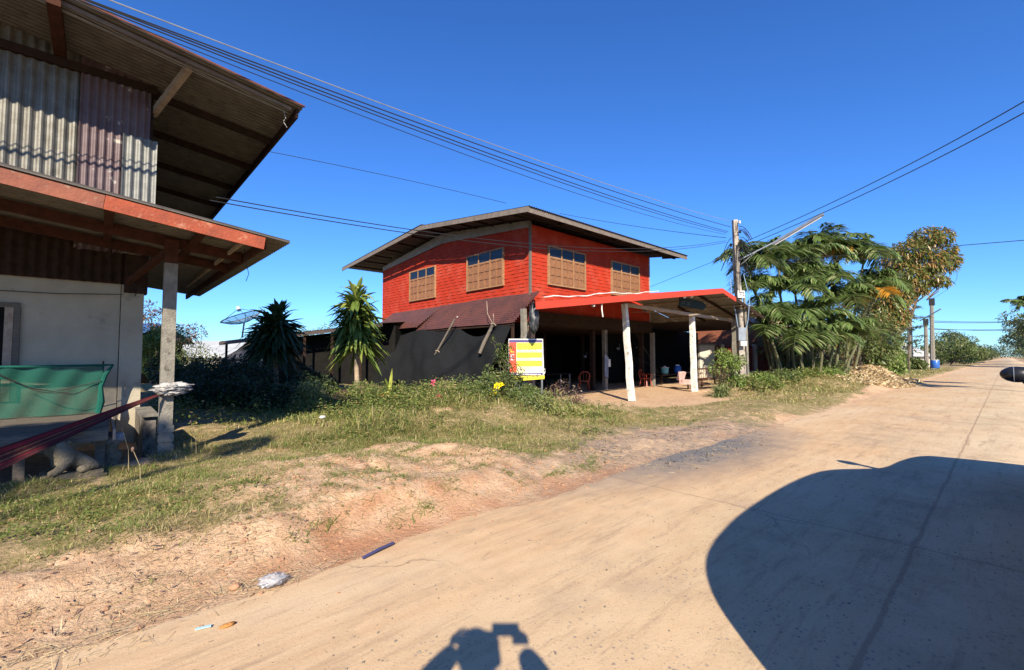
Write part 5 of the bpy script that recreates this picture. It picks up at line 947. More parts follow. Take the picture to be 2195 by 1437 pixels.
palm('coconut palm showing its pale fronds at the right picture edge', (128, -3.4, 0), 10.6, 18, 5.2, 1.3, (.3, .8), .2, name='coconut_palm', group='palms on the right side of the road', wl=.2)
for x, y, h_ in ((27.5, -4.6, 5.5), (31.5, -5.0, 6.2)): palm('slim palm beside the right verge casting a feathery shadow over the road, %s one' % ('nearer' if x < 30 else 'farther'), (x, y, 0), h_, 12, 2.6, .7, (0, 0), .10, name='coconut_palm', group='palms on the right side of the road', wl=.07)
random.seed(91); cs = np.array([-9.1, -2.1, 9.2]); tree('shade_tree', 'tree behind the camera that dapples shade over the plank platform and lion', 'tree', (-10.6, -5.2, 0), [(tuple(cs+np.array(o_)), r_) for o_, r_ in (((0, 0, 0), (.6, .6, .5)), ((.35, -.5, .1), (.5, .5, .4)), ((-.5, .5, -.55), (.55, .55, .45)), ((.5, .1, -.3), (.45, .45, .35)), ((1.1, -1.0, .5), (.4, .4, .35)), ((-1.3, -1.5, 1.3), .45), ((-2.0, -2.3, 1.9), .5), ((-1.9, -1.4, 1.2), .45))], 'mango', 5200, .16, .07, tr=.2, fork=.5)
# tree shade side: hedge behind the left house
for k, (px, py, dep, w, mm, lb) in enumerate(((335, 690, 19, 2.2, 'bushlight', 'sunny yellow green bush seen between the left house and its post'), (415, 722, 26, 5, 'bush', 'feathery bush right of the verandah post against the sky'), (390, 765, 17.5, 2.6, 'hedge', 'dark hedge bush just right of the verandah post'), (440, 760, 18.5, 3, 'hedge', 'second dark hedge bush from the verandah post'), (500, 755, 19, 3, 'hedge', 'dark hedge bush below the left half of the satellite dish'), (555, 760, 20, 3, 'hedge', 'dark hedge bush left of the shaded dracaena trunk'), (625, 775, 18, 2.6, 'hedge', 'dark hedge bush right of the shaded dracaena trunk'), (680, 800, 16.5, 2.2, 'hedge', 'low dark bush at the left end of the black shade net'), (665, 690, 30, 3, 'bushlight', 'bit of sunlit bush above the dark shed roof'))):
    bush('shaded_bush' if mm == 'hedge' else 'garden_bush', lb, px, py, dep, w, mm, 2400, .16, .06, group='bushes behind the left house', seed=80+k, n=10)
q = at(325, 764, 24); tree('light_leaved_tree', 'thin pale leaved tree rising behind the left house corner', 'tree', (q[0], q[1], 0), pxl([(318, 665, 24, .5), (325, 680, 24, .5), (395, 715, 26, .6), (420, 712, 26, .5)]), 'darkred', 700, .2, .06, tr=.08)
# weeds and grass stalks with seed heads in the foreground
for k, (px, py, h_) in enumerate(((275, 1030, .55), (420, 990, .5), (300, 1060, .4), (960, 915, .4))):
    q = G(px, py); q[2] = float(gh(q[0], q[1])); t = thing('seed_head_stalk', ['tall dry stalk with a seed head nearest the low wall stub', 'dry stalk with a seed head right of the verandah post', 'short bent dry stalk before the stone lion', 'thin dry stalk in the grass below the pink flower'][k], 'weed', tuple(q), 'dry seed stalks'); e = q+np.array([-.08, 0, h_]); MB().tube([q, (q+e)/2+np.array([.03, 0, 0]), e], [.004, .003, .003], 5).build('stalk', 'straw', t); MB().blob(e, (.016, .016, .03), 8).build('seed_head', 'litter', t, True)
for k, (px, py, dep, w, mm, lb) in enumerate(((720, 835, 13.5, 1.4, 'darkred', 'greyish dead weed clump left of the sunlit dracaena trunk'), (800, 845, 13, 1.3, 'weed', 'dry green weed clump at the foot of the sunlit dracaena'), (880, 855, 12.6, 1.3, 'weed', 'weed clump below the broad leaved lime plant'), (975, 850, 12.2, 1.3, 'weed', 'weed clump between the pink flower and the flowering bush'), (1150, 845, 12, 1.3, 'bushlight', 'fresh green fern like clump right below the signboard'), (1230, 868, 11.5, .9, 'weed', 'low sprawling weed at the edge of the sand yard'), (1820, 805, 26, 2.6, 'weed', 'dry olive weed mound in front of the dry leaf pile'), (1750, 815, 24, 2.4, 'weed', 'olive weed mound below the palm clump'))):
    bush('weed_clump', lb, px, py, dep, w, mm, 1100, .08+.006*(dep-10), .025+.002*(dep-10), cat='weeds', group='weed clumps on the verge', seed=300+k, n=8)
random.seed(404)
for k in range(13):
    px = 668+k*47+random.uniform(-12, 12); dep = random.uniform(11.2, 13.4)-(.8 if px > 1000 else 0); py = random.uniform(812, 850)
    if 1180 < px: py = 872; dep = 10.8
    bush('verge_weed', ORD2[k]+' tall weed tuft from the dark hedge along the foot of the shade net', px, py, dep, random.uniform(1.0, 1.6), random.choice(['tallweed', 'weed', 'tallweed', 'bush']), 1300, .10, .022, cat='weeds', group='tall weeds before the shade net', seed=500+k, n=10)
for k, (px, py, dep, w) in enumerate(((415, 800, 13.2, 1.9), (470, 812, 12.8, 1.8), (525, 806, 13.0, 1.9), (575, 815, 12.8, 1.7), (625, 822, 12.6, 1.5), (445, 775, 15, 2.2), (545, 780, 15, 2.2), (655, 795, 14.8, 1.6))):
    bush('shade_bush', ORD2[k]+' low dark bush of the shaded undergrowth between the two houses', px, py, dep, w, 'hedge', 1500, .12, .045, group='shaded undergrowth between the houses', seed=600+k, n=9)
# pile of dry leaves
pc = np.array([33.5, 5.3]); K = 9000; a = rng.uniform(0, 6.28, K); r_ = rng.uniform(0, 1, K)**.6; x = pc[0]+r_*np.cos(a)*6.5; y = pc[1]+r_*np.sin(a)*1.7-.30*r_; hp = 1.0*np.exp(-((x-pc[0]-1.5)**2/5+(y-pc[1]-.4)**2/1.2)); zz_ = gh(x, y)*0+np.maximum(gh(x, y), 0)+hp*rng.uniform(.75, 1, K)+.01
D = rng.normal(0, 1, (K, 3)); D[:, 2] = np.abs(D[:, 2])*.45; tag(leafobj('dry_leaf_pile', [strips(np.stack([x, y, zz_], -1), D, rng.uniform(.1, .3, K), .075, .3, n=2, cols=3, roll=1.2)], 'dry'), kind='stuff')

# ================================================================ utility pole, lamp, wires
q0 = np.array([22.95, 8.66, 0]); tpp = onY(1575, 472, 8.6); t = thing('utility_pole', 'weathered concrete utility pole with tangled cables right of the carport', 'utility pole', tuple(q0)); UP = t
pf = lambda z: q0+(tpp-q0)*z/tpp[2]
m = MB(); m.tube([pf(-.1), pf(2), pf(4.5), pf(tpp[2])], [.215, .195, .17, .145], 4); m.build('pole', mat('weathered_pole_concrete', (.40, .36, .31), (.27, .235, .20), scale=2.5, bs=.6, bscale=14, c3=(.13, .10, .08), s3=5, lo3=.52, hi3=.62), t)
m = MB(); c = pf(2.65)+np.array([-.2, -.12, 0]); m.obox(c, (.8, -.6, 0), (.6, .8, 0), (0, 0, 1), .36, .2, .62); mb_ = m.build('meter_box', 'steel', t); m = MB(); m.obox(c+np.array([-.07, -.1, -.45]), (.8, -.6, 0), (.6, .8, 0), (0, 0, 1), .3, .14, .22); m.build('meter_glass', 'white', mb_)
m = MB(); m.obox(pf(4.55)+np.array([-.1, -.16, 0]), (.8, -.6, 0), (.6, .8, 0), (0, 0, 1), .34, .06, .34); m.build('number_plate', 'white', t)
text('72', pf(4.48)+np.array([-.24, -.15, 0]), np.array([.8, -.6, 0]), .26, 'ink', t, 'number', n_=np.array([-.6, -.8, 0]))
for k, z in enumerate((7.95, 7.5, 7.0, 6.65, 6.3)):
    for s in ((1,) if k == 0 else (1, -1)):
        if k in (1, 3) and s < 0: continue
        c = pf(z)+np.array([-.1*s, -.28*s, 0])*(.9 if s > 0 else 1); m = MB(); m.tube([c-[0, 0, .07], c-[0, 0, .03], c, c+[0, 0, .03], c+[0, 0, .07]], [.04, .06, .04, .06, .035], 8); m.bar(pf(z), c, .03); m.build('insulator', 'white' if k == 0 else 'cable', t)
m = MB(); random.seed(5)
for k in range(26):
    z = random.uniform(5.6, 7.6); a = random.choice((-1, 1)); c = pf(z)+np.array([-.1*a, -.22*a, 0]); r_ = random.uniform(.15, .45); pts = []
    for j in range(9): th = j/8*2*math.pi*random.uniform(.7, 1); pts.append(c+np.array([-.25*a*abs(math.sin(th/2)), -r_*a*abs(math.sin(th/2))*1.5, r_*math.cos(th)*.9-.2]))
    m.tube(pts, .014, 5)
for k in range(5): m.tube([pf(6.9)+[-.12, -.1+.05*k, 0], pf(5.5)+[-.2, -.14+.06*k, 0], pf(4)+[-.17, -.12+.05*k, 0], pf(2.9)+[-.22, -.1+.03*k, 0]], .012, 5)
m.build('cable_coils', 'cable', t)
m = MB(); m.tube([pf(5.3)+[-.32, .2, 0], pf(4.6)+[-.4, .15, 0], pf(3.7)+[-.28, .05, 0], pf(3.0)+[-.22, 0, 0]], .019, 6); m.tube([pf(5.5)+[.1, -.25, 0], pf(4.3)+[.15, -.45, 0], pf(3.3)+[.1, -.35, 0], pf(2.8)+[0, -.25, 0]], .018, 6); m.build('blue_conduit', mat('grey_blue_conduit', (.22, .32, .46), (.18, .26, .38), bs=0), t)
m = MB(); m.tube([pf(1.2)+[.2, -.22, -1.2], pf(3)+[.2, -.22, 0], pf(4.6)+[.16, -.2, 0]], .06, 8); m.build('cable_guard', 'concrete', t)
# street lamp arm and tube fitting (part of the pole)
A0 = pf(6.15); A1 = onX(1655, 522, 22.8); A2 = onX(1765, 456, 22.6); m = MB(); m.bar(A0, A1, .05); m.bar(A1, A2, .05); m.tube([pf(5.85), A0+(A1-A0)*.6], .02, 5); arm = m.build('lamp_arm', 'steel', t)
m = MB(); d_ = A2-A1; m.bar(A1+[0, 0, .0]+d_*.02+np.array([0, 0, -.08]), A2+np.array([0, 0, -.08]), .17, .06); m.build('lamp_housing', 'steel', arm); m = MB(); m.tube([A1+d_*.06-np.array([0, 0, .14]), A2-d_*.04-np.array([0, 0, .14])], .03, 8); m.build('lamp_tube', 'signwhite', arm)
def wire(lab, pts, r=.016, n=14, sag=0, m_='cable', group='overhead lines to the utility pole'):
    P_ = [np.array(p, float) for p in pts]; out = []
    if len(P_) == 2: ts = np.linspace(0, 1, n); out = [P_[0]+(P_[1]-P_[0])*u-np.array([0, 0, 4*sag*u*(1-u)]) for u in ts]
    else:
        s = np.cumsum([0]+[np.linalg.norm(P_[i+1]-P_[i]) for i in range(len(P_)-1)]); ts = np.linspace(0, s[-1], n*2); A_ = np.array(P_); cf = [np.polyfit(s, A_[:, i], min(2, len(P_)-1)) for i in range(3)]
        out = [np.array([np.polyval(cf[i], u) for i in range(3)]) for u in ts]
    o = MB().tube(out, r, 5).build('power_line', m_); tag(o, lab, 'cable', group)
YW = lambda px, y0=8.45: y0+.15*(px-240)/1300
for k, (lab, L_, r_, mm) in enumerate((('pale uppermost overhead cable above the left house eave', [(240, 4), (480, 88), (700, 173), (1000, 290), (1300, 400), (1566, 474)], .013, 'pale_cable'), ('thick black cable just below the pale one', [(198, 4), (450, 90), (700, 189), (1000, 302), (1300, 410), (1567, 486)], .016, 'cable'), ('third overhead cable of the bundle', [(205, 14), (450, 102), (700, 200), (1000, 312), (1300, 417), (1560, 497)], .016, 'cable'), ('lowest cable of the main overhead bundle', [(225, 30), (450, 112), (700, 206), (1000, 319), (1300, 422), (1558, 500)], .014, 'cable'), ('single thin cable hanging below the main bundle', [(340, 95), (538, 173), (700, 229), (1000, 322), (1300, 425), (1555, 506)], .010, 'cable'))):
    pts = [onY(a, b, YW(a)) for a, b in L_]; p_ = pts[0]-(pts[1]-pts[0])*4.5; wire(lab, [p_+[0, 0, .35]]+pts, r_*.75, 16, m_=mm)
# service cables across the red house
sv = lambda a, b, y: onY(a, b, y)
wire('upper service cable crossing in front of the red house windows', [sv(465, 415, 7.9), sv(735, 472, 8.1), sv(905, 504, 8.25), sv(1130, 523, 8.4), sv(1370, 530, 8.5), sv(1556, 517, 8.6)], .009)
wire('lower service cable crossing in front of the red house windows', [sv(452, 426, 7.9), sv(735, 479, 8.1), sv(905, 509, 8.25), sv(1130, 531, 8.4), sv(1370, 537, 8.5), sv(1556, 520, 8.6)], .009)
wire('thin cable passing behind the red house roof', [at(565, 323, 24), at(820, 375, 27), at(1085, 436, 31)], .016)
wire('thin cable emerging from behind the red house roof to the pole', [at(1200, 458, 32), at(1380, 488, 27), at(1556, 510, 22.5)], .014)
wire('short cable rising from behind the red house to the pole', [at(1392, 616, 32), at(1562, 548, 22.6)], .012)
wire('upper cable crossing the sky over the road at the right', [pf(6.9), at(1800, 428, 17), at(2000, 326, 12.5), at(2190, 214, 9.5), at(2500, 40, 7)], .014)
wire('lower cable crossing the sky over the road at the right', [pf(6.7), at(1800, 442, 17), at(2000, 345, 12.5), at(2190, 237, 9.5), at(2500, 75, 7)], .014)
wire('low cable through the palm crowns towards the right edge', [pf(6.0), at(1700, 554, 21), at(1900, 541, 18.5), at(2055, 527, 16.5), at(2190, 516, 15), at(2500, 490, 13)], .013)
wire('lower teal cable through the palm crowns', [pf(5.9), at(1720, 563, 22), at(1900, 556, 26), at(2000, 640, 50)], .013)
# far poles
def farpole(px, pyt, pyb, dep, lab, arm=False):
    b = at(px, 764, dep); b[2] = 0; tp = at(px-1, pyt, dep); t = thing('far_utility_pole', lab, 'utility pole', tuple(b), 'far utility poles'); lean = (at(px+10, pyb, dep)-at(px, pyb, dep))*0; MB().tube([b+lean, tp], [.24, .16], 6).build('pole', 'concrete', t); m = MB(); m.obox(tp-[0, 0, .4], (0, 1, 0), (1, 0, 0), (0, 0, 1), .5, .3, .8); m.build('fitting', 'cable', t)
    if arm: e = at(px+20, pyt+22, dep-2); s_ = at(px-26, pyt+48, dep+1); MB().bar(s_, e, .09).build('lamp_arm', 'steel', t)
    return tp
tA = farpole(1998, 640, 775, 52, 'tallest of the three far utility poles with a lamp arm', True); tB = farpole(1952, 664, 760, 60, 'leftmost of the three far utility poles standing before the thin tree'); tC = farpole(1985, 684, 778, 58, 'shortest far utility pole left of the tallest one')
for k, (a, b, c, lab) in enumerate(((1990, 688, 689, 'far cable above the distant road, uppermost'), (1990, 691, 690, 'far cable above the distant road, second from the top'), (1990, 706, 705, 'far cable above the distant road, second from the bottom'), (1990, 704, 709, 'far cable above the distant road, lowest'))):
    wire(lab, [at(a, b, 58), at(2090, (b+c)/2+2, 64), at(2200, c, 70)], .035, group='far cables over the distant road')

# ================================================================ dish, shed, far buildings
c = at(520, 684, 22); t = thing('satellite_dish', 'large mesh satellite dish on the shed roof behind the shaded dracaena', 'satellite dish', (c[0], c[1], 2.6)); ax = unit(np.array([-.35, .15, 1.0])); u_ = unit(np.cross(ax, [0, 1, 0])); v_ = np.cross(ax, u_); V = []; F = []
for i in range(9):
    for j in range(28): r_ = .92*i/8; a = 2*math.pi*j/28; V.append(c+(u_*math.cos(a)+v_*math.sin(a))*r_+ax*(.32*(r_/.92)**2-.2))
for i in range(8):
    for j in range(28): F.append((i*28+j, i*28+(j+1) % 28, (i+1)*28+(j+1) % 28, (i+1)*28+j))
link('reflector', npmesh('reflector', V, F), netmat('dish_mesh', (.25, .27, .30), .45), t, True)
m = MB(); rim = [c+(u_*math.cos(a)+v_*math.sin(a))*.92+ax*.12 for a in np.linspace(0, 2*math.pi, 29)]; m.tube(rim, .022, 5)
for a in np.linspace(0, 2*math.pi, 13)[:-1]: m.tube([c+(u_*math.cos(a)+v_*math.sin(a))*r_+ax*(.32*(r_/.92)**2-.2) for r_ in (.05, .3, .6, .92)], .012, 4)
m.build('rim_and_ribs', 'steel', t)
m = MB(); fp = c+ax*.52
for a in (0, 2.1, 4.2): m.tube([c+(u_*math.cos(a)+v_*math.sin(a))*.9+ax*.1, fp], .012, 4)
m.build('feed_struts', 'steel', t); m = MB(); m.tube([fp-ax*.12, fp+ax*.12], [.09, .07], 8); m.build('receiver', 'white', t); MB().tube([c-ax*.2, (c[0], c[1], 2.5)], .04, 6).build('mast', 'steel', t)
t = thing('dark_shed', 'long low dark shed behind the hedge, left of the red house', 'shed', (9, 22, 0))
a = onX(470, 733, 4.2); z0 = a[2]; e1 = at(470, 733, 23.5); e2 = at(820, 692, 21.5); d1 = unit(e2-e1); nrm = unit(np.cross([0, 0, 1.], d1)); nrm = nrm if nrm@FW > 0 else -nrm
mb = MB(); Ud = nrm+np.array([0, 0, .10]); Ud /= np.linalg.norm(Ud); mb.corr(e1, d1, Ud, np.linalg.norm(e2-e1), 5.0, .2, .02, (0, 0, 1), nv=2); mb.bar(e1-[0, 0, .1], e2-[0, 0, .1], .04, .16); mb.build('roof', 'roof_dark', t)
f1 = e1+nrm*1.3+d1*1.5; f2 = e2+nrm*1.3; m = MB(); i = 0; m.v += [tuple(f1*[1, 1, 0]), tuple(f2*[1, 1, 0]), tuple(f2-[0, 0, .05]), tuple(f1-[0, 0, .05]), tuple(f1*[1, 1, 0]+nrm*3.4), tuple(f2*[1, 1, 0]+nrm*3.4), tuple(f2-[0, 0, .05]+nrm*3.4), tuple(f1-[0, 0, .05]+nrm*3.4)]; m.f += [(0, 1, 2, 3), (4, 7, 6, 5), (0, 4, 5, 1), (3, 2, 6, 7), (0, 3, 7, 4), (1, 5, 6, 2)]; m.build('wall', 'shed_black', t)
for k in range(6): p_ = e1+(e2-e1)*(k+.2)/6+nrm*.15; MB().bar(p_*[1, 1, 0], p_-[0, 0, .1], .1).build('post', 'dark_wood', t)
def gablehouse(name, lab, c, d, L_, D_, hw, hr, wm, rm, zo=0., group=None):
    """small distant house: c centre, d direction of the ridge"""
    t = thing(name, lab, 'house', (c[0], c[1], 0), group); c = np.array([c[0], c[1], 0.]); d = unit(np.array([d[0], d[1], 0.])); n_ = np.array([-d[1], d[0], 0]); z_ = np.array([0, 0, 1.])
    MB().obox(c+z_*hw/2, d, n_, z_, L_, D_, hw).build('wall', wm, t); rf_ = MB(); o_ = .5
    for s in (-1, 1):
        O_ = c-d*(L_/2+o_)+n_*s*(D_/2+o_)+z_*(hw-.05-o_*hr/(D_/2)); V_ = -n_*s+z_*hr/(D_/2); lv = np.linalg.norm(V_)*(D_/2+o_); rf_.corr(O_, d, V_/np.linalg.norm(V_), L_+2*o_, lv, .3, .03, z_, nv=1, seg=4)
    rf_.build('roof', rm, t); g = MB()
    for s in (-1, 1): g = MB(); a_ = c+d*s*(L_/2-.01); i_ = len(g.v); g.v += [tuple(a_-n_*D_/2+z_*hw), tuple(a_+n_*D_/2+z_*hw), tuple(a_+z_*(hw+hr-.1)), tuple(a_-d*s*.1-n_*D_/2+z_*hw), tuple(a_-d*s*.1+n_*D_/2+z_*hw), tuple(a_-d*s*.1+z_*(hw+hr-.1))]; g.f += [(i_, i_+1, i_+2), (i_+3, i_+5, i_+4)]; g.build('gable', wm, t)
    for k in (-1, 1):
        for s in (-1, 1): w_ = MB().obox(c+d*k*L_*.25+n_*s*(D_/2+.03)+z_*hw*.55, d, n_, z_, 1.2, .05, 1.1).build('window', 'dark_wood', t); MB().obox(c+d*k*L_*.25+n_*s*(D_/2+.07)+z_*hw*.55, d, n_, z_, 1.0, .03, .9).build('pane', 'glass_dark', w_)
    return t
# the pink roofed neighbour
r1 = at(1560, 618, 33.5); gablehouse('pink_roofed_house', 'neighbouring house with a faded pink tiled roof behind the palms', (39.5, 14.5), (1, 0), 8, 7.5, 2.6, 3.3, 'wall_brick', 'tile_pink')  # dark brick walls stand in for shade behind the fence
t = thing('red_slat_fence', 'red upright slat fence with cream posts between the carport and the palms', 'fence', (30, 12.5, 0)); a = at(1512, 764, 30)*[1, 1, 0]; b = at(1652, 764, 31)*[1, 1, 0]; d_ = unit(b-a); Lf_ = np.linalg.norm(b-a); m = MB()
for k in range(int(Lf_/.15)): m.obox(a+d_*(k*.15+.07)+[0, 0, 1.45], d_, np.cross(d_, [0, 0, 1]), (0, 0, 1), .10, .03, 1.7)
m.build('slat_panel', 'fence_red', t); MB().obox((a+b)/2+[0, 0, .3], d_, np.cross(d_, [0, 0, 1]), (0, 0, 1), Lf_, .15, .6).build('base_wall', 'wallwhite', t)
for k in range(5): MB().obox(a+d_*Lf_*k/4+[0, 0, 1.2], d_, np.cross(d_, [0, 0, 1]), (0, 0, 1), .22, .22, 2.4).build('post', 'wallwhite', t)
t = thing('white_low_wall', 'cream low wall seen past the right carport post', 'wall', (28, 14, 0)); a = at(1498, 764, 29)*[1, 1, 0]; b = at(1530, 764, 29.5)*[1, 1, 0]; d_ = unit(b-a); MB().obox((a+b)/2+[0, 0, 1.15], d_, np.cross(d_, [0, 0, 1]), (0, 0, 1), np.linalg.norm(b-a), .15, 2.3).build('wall_panel', 'wallwhite', t); MB().obox((a+b)/2+[0, 0, 2.36], d_, np.cross(d_, [0, 0, 1]), (0, 0, 1), np.linalg.norm(b-a)+.1, .3, .1).build('coping', 'concrete', t)
q = at(1955, 764, 66); gablehouse('far_house', 'far brown two storey house with a dark roof behind the far poles', (q[0]-2, q[1]+5), (1, .1), 9, 7, 4.3, .9, 'wall_brick', 'roof_dark', group='far houses along the road')
q = at(1985, 764, 62); gablehouse('far_house', 'far low shed with a pale grey roof behind the three far poles', (q[0]+1, q[1]+3.5), (.98, -.2), 7, 6, 1.9, 1.7, 'wallwhite', 'far_roof', group='far houses along the road')
q = at(440, 764, 46); gablehouse('far_house', 'low white roofed building just above the hedge, right of the verandah post', (q[0], q[1]), (.7, -.7), 9, 8, 1.7, 1.5, 'wallwhite', 'far_roof', group='far houses behind the hedge')
q = at(316, 764, 26); gablehouse('far_house', 'blue and white striped roof edge peeping past the left house corner', (q[0]-.8, q[1]), (.7, -.7), 3, 4, 2.6, .9, 'shed_black', 'blue_sheet', group='far houses behind the hedge')
q = at(2004, 764, 51); t = thing('blue_drum', 'small blue drum standing at the foot of the tallest far pole', 'drum', (q[0], q[1], 0)); MB().lathe((q[0], q[1], .25), [(0, .34), (.03, .36), (.45, .38), (.87, .36), (.9, .33)], 14).build('body', 'blue_plastic', t, True); MB().lathe((q[0], q[1], 1.152), [(0, .35), (.05, .34)], 14).build('lid', 'white', t)
# belt of far trees closing the horizon
random.seed(200)
ORD = ['nearest', 'second', 'third', 'fourth', 'fifth', 'sixth', 'seventh', 'eighth', 'ninth', 'tenth', 'eleventh', 'twelfth', 'thirteenth', 'fourteenth', 'fifteenth', 'sixteenth', 'seventeenth', 'eighteenth', 'nineteenth', 'twentieth', 'twenty-first', 'twenty-second', 'twenty-third', 'twenty-fourth', 'twenty-fifth', 'farthest']
def FT(px):
    if px < 720: return 'low far tree showing above the hedge, %s from the verandah post' % ORD[k]
    return 'low field tree behind the carport, %s of its row from the left' % ORD[k-29] if k >= 29 else 'x'
for k in range(46):
    px = 330+k*29+random.uniform(-10, 10); dep = random.uniform(70, 110)
    if px > 1680: break
    b = at(px, 764, dep); h_ = random.uniform(2.6, 4.4); w = random.uniform(7, 11); lumps = [((b[0]+random.uniform(-.4, .4)*w, b[1]+random.uniform(-.4, .4)*w, h_*random.uniform(.35, .75)), (w*.3, w*.3, h_*.3)) for _ in range(6)]
    tree('field_tree', FT(px), 'tree', (b[0], b[1], 0), lumps, 'far', 900, .6, .3, tr=.15, group='row of trees along the far fields') if not 720 < px < 1180 else None
for k in range(26):
    x = 70+k*12; y = 9+random.uniform(-2, 6)+k*.25; h_ = random.uniform(3.5, 6.5); w = random.uniform(6, 9); lumps = [((x+random.uniform(-.4, .4)*w, y+random.uniform(-.3, .3)*w, h_*random.uniform(.3, .75)), (w*.28, w*.28, h_*.25)) for _ in range(6)]
    tree('lane_tree', ORD[k]+' tree of the dense row far along the left side of the road', 'tree', (x, y, 0), lumps, 'far', 1100, .5, .25, tr=.15, group='dense tree row far along the left roadside')
for k in range(10):
    x = 230+k*25; y = -9-random.uniform(0, 5); h_ = random.uniform(7, 11); w = random.uniform(9, 13); lumps = [((x+random.uniform(-.4, .4)*w, y+random.uniform(-.3, .3)*w, h_*random.uniform(.3, .75)), (w*.28, w*.28, h_*.2)) for _ in range(6)]
    tree('lane_tree', ORD[k]+' tree of the row far along the right side of the road', 'tree', (x, y, 0), lumps, 'far', 900, .8, .4, tr=.15, group='tree row far along the right roadside')
b = (520, 3, 0); tree('lane_tree', 'farthest dark trees where the road ends', 'tree', b, [((520, -12+6*k, 6), (6, 6, 5)) for k in range(7)], 'far', 3000, 1.2, .6, tr=.3)

# ================================================================ litter on the verge
q = G(582, 1258); t_ = crumple((q[0], q[1], .045), (.085, .055, .035), 16, .7, 77); m, n, l, p = nt('crumpled_clear_plastic'); p.inputs['Base Color'].default_value = (.55, .56, .6, 1); p.inputs['Roughness'].default_value = .15; tb = n.new('ShaderNodeBsdfTransparent'); mx = n.new('ShaderNodeMixShader'); mx.inputs[0].default_value = .4; l.new(tb.outputs[0], mx.inputs[1]); l.new(p.outputs[0], mx.inputs[2]); l.new(mx.outputs[0], n['Material Output'].inputs[0])
tag(link('plastic_bag', npmesh('plastic_bag', *t_), m), 'crumpled clear plastic bag lying at the edge of the road', 'bag')
a = G(778, 1196, .02); b = G(843, 1164, .02); tag(MB().tube([a, (a+b)/2+[0, 0, .006], b], .011, 7).build('blue_tube', 'blue_pen'), 'short dark blue tube lying on the sand at the road edge', 'tube')
q = G(436, 1345, .01); tag(MB().obox(q, unit(np.array([.7, -.3, .05])), unit(np.array([.3, .7, 0])), (0, 0, 1), .08, .02, .006).build('candy_wrapper', 'cyan_pipe'), 'small pale blue wrapper scrap at the road edge by the straw', 'wrapper')
q = G(487, 1340, .01); V, F = crumple(q, (.04, .018, .008), 8, .6, 3); tag(link('orange_peel', npmesh('orange_peel', V, F), mat('orange_brown_scrap', (.5, .22, .06), (.35, .16, .06))), 'orange brown scrap beside the pale blue wrapper', 'scrap')
q = G(505, 1262); V, F = crumple((q[0], q[1], .015), (.04, .03, .022), 8, .5, 9); tag(link('soil_clod', npmesh('soil_clod', V, F), 'red_stone'), 'pale soil clod left of the crumpled plastic bag', 'stone')
q = G(690, 938); V, F = crumple((q[0], q[1], float(gh(q[0], q[1]))+.12), (.06, .05, .03), 8, .6, 12); tag(link('white_paper_scrap', npmesh('paper', V, F), 'white'), 'white crumpled paper scrap in the grass', 'paper scrap')
mb = MB(); x, y, z = scatter(5200, -1.2, 6, 3.1, 6.2, lambda x, y: (1-.7*gmask(x, y))*(.07+.93*(y > 3.65))*vnoise(x, y, 2.5, 90)**1.5)
for a, b, c in zip(x, y, z): s_ = random.uniform(.004, .015) if random.random() < .96 else random.uniform(.016, .03); mb.blob((a, b, max(c, 0)+s_*.2), (s_*random.uniform(.8, 1.5), s_, s_*.7), 6, .3)
tag(mb.build('loose_soil_crumbs', 'red_stone'), kind='stuff')
mb = MB(); x, y, z = scatter(1500, .8, 9, -.6, 3.6, lambda x, y: vnoise(x, y, 1.3, 95)**2*.9)
for a, b, c in zip(x, y, z): s_ = random.uniform(.003, .008); mb.blob((a, b, .004+s_*.3), (s_*1.3, s_, s_*.7), 5, .3)
tag(mb.build('road_grit', 'concrete'), kind='stuff')
# charred twigs beside the ash
mb = MB(); x, y, z = scatter(500, 6, 10.5, 3.0, 4.6, lambda x, y: ashm(x, y)*vnoise(x, y, 5, 3))
for a, b, c in zip(x, y, z): th = random.uniform(0, 3.14); l_ = random.uniform(.02, .07); mb.bar((a, b, max(c, 0)+.012), (a+math.cos(th)*l_, b+math.sin(th)*l_*.6, max(c, 0)+.018), .004)
tag(mb.build('charred_twigs', 'shed_black'), kind='stuff')

# ================================================================ the vehicle beside the camera and the photographer
t = thing('parked_van', 'van parked on the road at right, only its black mirror inside the picture', 'van', (5, -1.1, 0))
prof = [(1.75, .38), (1.64, .60), (1.66, .95), (1.74, 1.34), (2.05, 1.60), (2.75, 1.74), (3.6, 1.79), (4.6, 1.79), (5.5, 1.73), (6.1, 1.60), (6.75, 1.34), (7.2, 1.20), (7.9, 1.13), (8.6, 1.02), (9.05, .86), (9.2, .62), (9.12, .38)]
def smooth(P, n=5):
    P = [np.array(p) for p in P]; P = [2*P[0]-P[1]]+P+[2*P[-1]-P[-2]]; out = []
    for i in range(1, len(P)-2):
        for k in range(n): t_ = k/n; out.append(tuple(.5*((2*P[i])+(-P[i-1]+P[i+1])*t_+(2*P[i-1]-5*P[i]+4*P[i+1]-P[i+2])*t_**2+(-P[i-1]+3*P[i]-3*P[i+1]+P[i+2])*t_**3)))
    return out+[tuple(P[-2])]
prof = smooth(prof)
V = []; F = []; secs = ((-.24, .97), (-.20, 1.0), (-.6, 1.012), (-1.1, 1.016), (-1.6, 1.012), (-2.0, 1.0), (-1.96, .97)); mx_, mz = 5.4, .38
secs = [(-.23, .985), (-.20, 1.0)]+[(y, 1.0+.02*math.sin(math.pi*(-y-.2)/1.8)) for y in (-.5, -.8, -1.1, -1.4, -1.7)]+[(-2.0, 1.0), (-1.97, .985)]
for (y, k) in secs:
    for (x, z) in prof: yy = y+(.0 if z < 1.0 else (z-1.0)*(-.10 if y > -1.1 else .10)); V.append((5.4+(x-5.4)*(k if x < 8 else k+.015*math.sin(math.pi*(-y-.2)/1.8)), yy, .38+(z-.38)*k))
n_ = len(prof)
